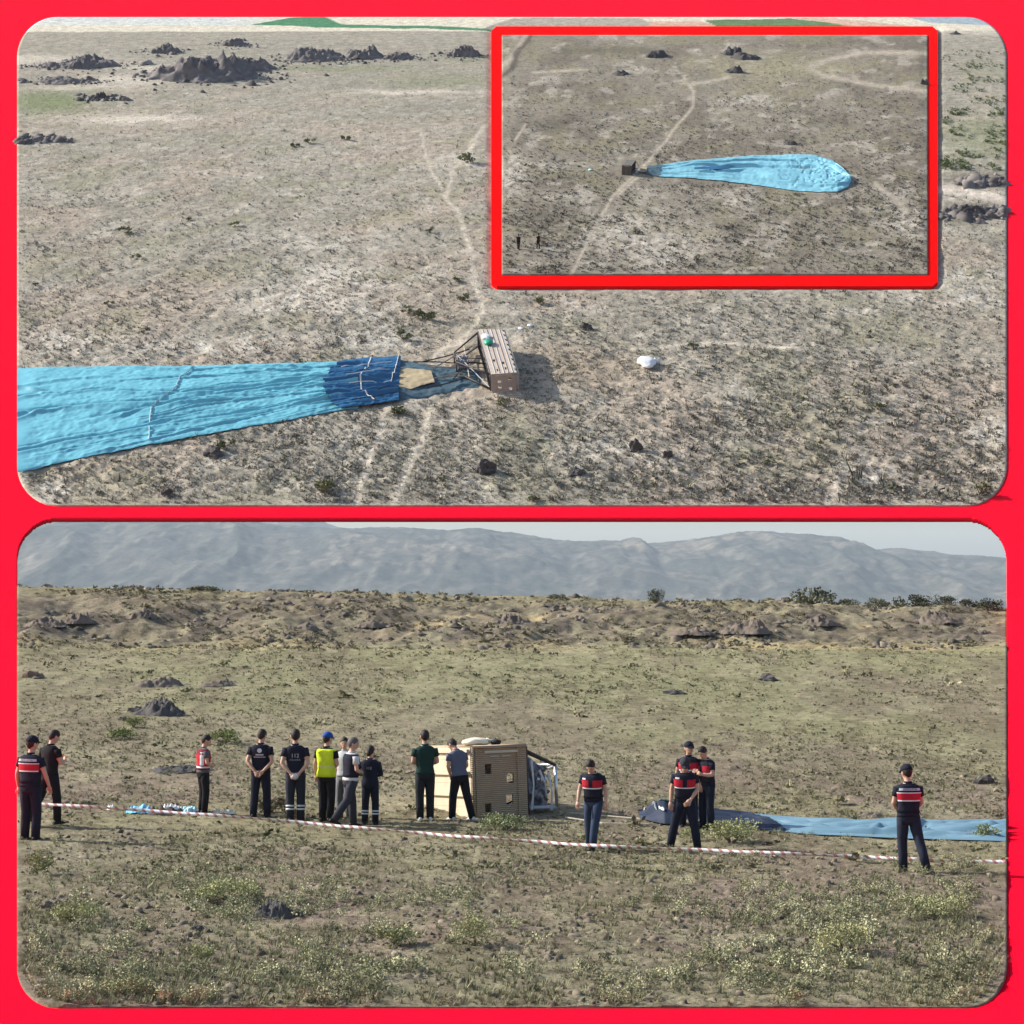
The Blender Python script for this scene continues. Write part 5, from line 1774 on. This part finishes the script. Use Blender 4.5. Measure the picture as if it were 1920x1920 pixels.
    if vest:
        kind = vest
        vt = MB()
        vc = {'guard': NAVY, 'hivis': HIVIS, 'dark': NAVY, 'redwhite': (.16, .02, .03)}[kind]
        vt.loft(infl(.90 if kind == 'hivis' else 1.0, 1.455, .030), 20, 0, 2.4, lnw)
        vo = vt.build('vest', cl(vc), root, True)
        if kind == 'guard':
            strip('red_band', 1.21, 1.315, -165, -15, cl(RED), vo, .033); strip('red_band', 1.22, 1.36, 15, 82, cl(RED), vo, .033); strip('red_band', 1.22, 1.36, 98, 165, cl(RED), vo, .033)
            strip('white_band', 1.318, 1.335, -160, -20, cl(WHITE), vo, .034); strip('white_band', 1.188, 1.208, -160, -20, cl(WHITE), vo, .034)
            strip('white_band', 1.192, 1.214, 15, 165, cl(WHITE), vo, .034)
            strip('white_band', 1.365, 1.405, -140, -40, cl((.50, .52, .56)), vo, .033)
            on_back('JANDARMA', .046, 1.385, cl((.03, .04, .09)), vo, False, 'lettering', .036)
            strip('badge', 1.37, 1.40, 40, 66, cl(WHITE), vo, .034, 6)
        elif kind == 'redwhite':
            strip('white_band', 1.10, 1.40, -150, -112, cl(WHITE), vo, .033, 8); strip('white_band', 1.10, 1.40, -60, -20, cl(WHITE), vo, .033, 8)
            strip('red_band', 1.08, 1.36, -20, 70, cl(RED), vo, .033); strip('red_band', 1.08, 1.36, -110, -62, cl(RED), vo, .034); strip('red_band', 1.08, 1.36, 150, 215, cl(RED), vo, .033)
            strip('white_band', 1.04, 1.075, -175, 175, cl(WHITE), vo, .034, 30)
        elif kind == 'hivis':
            strip('reflective_band', 1.08, 1.12, -178, 178, cl((.62, .68, .22)), vo, .033, 30)
    if backtext:
        on_back('112', .105 * backtext, 1.285, cl((.50, .50, .52)), sho, False, 'lettering', .021)
        if not low: on_back('ACİL SAĞLIK', .036, 1.205, cl((.42, .42, .44)), sho, False, 'lettering', .021)
    if emblem:
        V = []; Fs = []
        for k in range(16):
            a_ = 2 * math.pi * k / 16; z = 1.36 + .045 * math.sin(a_); x = .045 * math.cos(a_)
            hw, hdp, yc = tor_at(z); V.append((x, yc - (hdp + .021) * max(0, 1 - (abs(x) / hw) ** 2.4) ** (1 / 2.4), z))
        MB().add(V, [tuple(range(15, -1, -1))], 0, lnw).build('emblem', cl((.60, .58, .60)), sho)
        strip('print_line', 1.262, 1.292, -108, -72, cl((.45, .44, .46)), sho, .020, 6); strip('print_line', 1.222, 1.240, -122, -58, cl((.40, .39, .41)), sho, .020, 8)
    # ---- hair or cap
    hm = MB()
    V = []; Fs = []
    nu_, nv_ = 18, 9
    for j in range(nv_ + 1):
        for i_ in range(nu_):
            t_ = 2 * math.pi * i_ / nu_
            back = .5 - .5 * math.sin(t_)
            lo_ = -.86 * back ** .8 + .45 * (1 - back)
            sz = lo_ + (1 - lo_) * j / nv_
            r_ = math.sqrt(max(0, 1 - sz * sz))
            k_ = 1.02 + .09 * (j / nv_) ** .5 + .025 * math.sin(5 * t_ + 2 * j) * (j / nv_)
            V.append((.076 * k_ * r_ * math.cos(t_), .006 + .094 * k_ * r_ * math.sin(t_), 1.652 + .106 * 1.05 * sz))
    for j in range(nv_):
        for i_ in range(nu_):
            a_ = j * nu_ + i_; b_2 = j * nu_ + (i_ + 1) % nu_
            Fs.append((a_, b_2, b_2 + nu_, a_ + nu_))
    hm.add(V, Fs, 0, hd)
    if longhair: hm.ell((0, -.095, 1.60), (.05, .04, .075), 10, 8, 0, hd)
    hm.build('hair', M[hair], root, True)
    if cap:
        cm = MB()
        cm.ell((0, .004, 1.672), (.090, .108, .098), 16, 10, 0, hd, -.05)
        V = []
        for (y_, w_, z_) in ((.085, .078, 1.69), (.13, .070, 1.685), (.165, .045, 1.675)):
            V += [(-w_, y_ - .02, z_ - .012), (0, y_, z_), (w_, y_ - .02, z_ - .012)]
        V += [(x_, y_, z_ - .010) for (x_, y_, z_) in V[:9]]
        Fs = []
        for i_ in range(2):
            for k in range(2):
                a_ = i_ * 3 + k; Fs += [(a_, a_ + 1, a_ + 4, a_ + 3), (9 + a_ + 3, 9 + a_ + 4, 9 + a_ + 1, 9 + a_)]
        for a_, b_2 in ((6, 7), (7, 8), (0, 3), (3, 6), (5, 2), (8, 5)): Fs.append((a_, b_2, b_2 + 9, a_ + 9))
        co = cm.build('cap', cl(cap), root, True)
        MB().add(V, Fs, 0, hd).build('visor', cl(cap), co)
    return root


def at1(px, row):
    p = P1(px, row)
    return Matrix.Translation((p.x, p.y, p.z - .01))


def hm_(px, row, hpx):
    return hpx * P1(px, row).y / F


STRIDE = ((-.08, .20), (.10, -.26))
ST = lambda a: ((-.10 - a, 0), (.10 + a, .02))
person(at1(57, 1574), -20, 'guard in navy uniform and cap at the far left border, red banded back', NAVY, NAVY2, hm_(57, 1574, 193), 2, (6, -20), ('side', 'reach'), ST(0), 'guard', NAVY)
person(at1(93, 1549), -35, 'person all in black looking at a phone, left of the field', BLACK, BLACK, hm_(93, 1549, 176), 3, (22, -10), ('side', 'phone'), ((-.16, -.34), (.10, .12)), skinny=.95)
person(at1(381, 1527), -62, 'person in red and white vest and dark trousers standing alone by the litter', (.10, .10, .11), BLACK, hm_(381, 1527, 146), 1, (18, -10), ('front', 'front'), ST(-.03), 'redwhite')
person(at1(489, 1533), -6, 'person in dark shirt with round pale emblem, hands clasped behind back', NAVY, NAVY2, hm_(489, 1533, 164), 1, (16, -14), ('behind', 'behind'), ((-.15, .0), (.12, .06)), emblem=True, skinny=1.07)
person(at1(554, 1541), 2, 'person in dark 112 shirt with white gloves behind back', NAVY, (.022, .024, .036), hm_(554, 1541, 171), 0, (6, 0), ('behind', 'behind'), ST(0), backtext=1.0, bands=True, gloves=(.60, .60, .60))
person(at1(646, 1533), 150, 'bearded person in pale shirt facing the camera behind the walking one', LIGHT, GREY, hm_(646, 1533, 150), 0, (5, 30), ('hip', 'side'), ST(.02))
person(at1(612, 1540), -24, 'person in yellow high visibility vest and blue cap', BLACK, BLACK, hm_(612, 1540, 164), 1, (8, -15), ('side', 'front'), ST(-.02), 'hivis', (.02, .075, .30))
person(at1(657, 1550), -58, 'walking person in dark vest over white short sleeved shirt, one foot lifted', (.55, .54, .53), (.035, .036, .045), hm_(657, 1550, 166), 3, (4, -25), ('front', 'front'), ((-.07, .12), (.10, -.40)), 'dark', None, 'hair_grey')
person(at1(694, 1546), -8, 'shorter person in long sleeved navy 112 jacket with tied dark hair', NAVY2, NAVY, hm_(694, 1546, 146), 0, (8, -8), ('front', 'front'), ST(.02), backtext=.8, bands=True, sleeve=1.9, longhair=True, low=True, skinny=1.06)
person(at1(797, 1539), 8, 'person in dark green shirt and white shoes standing before the cream basket floor', GREEN, (.020, .022, .024), hm_(797, 1539, 168), 0, (8, 6), ('front', 'front'), ST(0), shoes=SHOE_W)
person(at1(862, 1538), 34, 'person in grey blue shirt bending the head down beside the basket, white shoes', GREYB, BLACK, hm_(862, 1538, 156), 14, (34, 10), ('low', 'low'), ((-.14, .10), (.20, -.16)), shoes=SHOE_W)
person(at1(1113, 1592), 160, 'bareheaded guard in red banded vest walking with the head lowered, right of the basket', NAVY, JEAN, hm_(1113, 1592, 170), 8, (30, 0), ('side', 'reach'), ((-.03, .18), (.14, -.16)), 'guard', shoes=SHOE_B)
person(at1(1291, 1552), 170, 'guard in cap standing behind the other two of the group of three', NAVY, NAVY2, hm_(1291, 1552, 158), 0, (6, 25), ('side', 'side'), ST(.02), 'guard', NAVY)
person(at1(1326, 1553), 128, 'guard looking down at a phone, right one of the group of three', NAVY, NAVY2, hm_(1326, 1553, 156), 5, (26, 10), ('phone', 'phone'), ST(.02), 'guard', None)
person(at1(1284, 1591), 176, 'front guard of the group of three, head lowered, legs apart', NAVY, NAVY2, hm_(1284, 1591, 176), 9, (24, 0), ('low', 'side'), ((-.24, .05), (.27, -.08)), 'guard', (.035, .037, .045))
person(at1(1703, 1636), 4, 'guard in navy uniform walking away near the right border, red banded back', NAVY, (.018, .022, .036), hm_(1703, 1636, 199), 2, (14, 12), ('low', 'low'), ((-.07, .06), (.21, -.34)), 'guard', NAVY)
for px_, rw_, yw, lab in ((972, 474, -20, 'tiny dark figure, left of two on the small raised ground'), (1009, 473, 40, 'tiny dark figure, right of two on the small raised ground')):
    person(mat2(px_, rw_, 0, 0, 1, P3), yw, lab, BLACK, BLACK, arms=('side', 'front'), feet=((-.10, .10), (.10, -.08)), scale=.62, skinny=1.25, group='figures on the small ground')
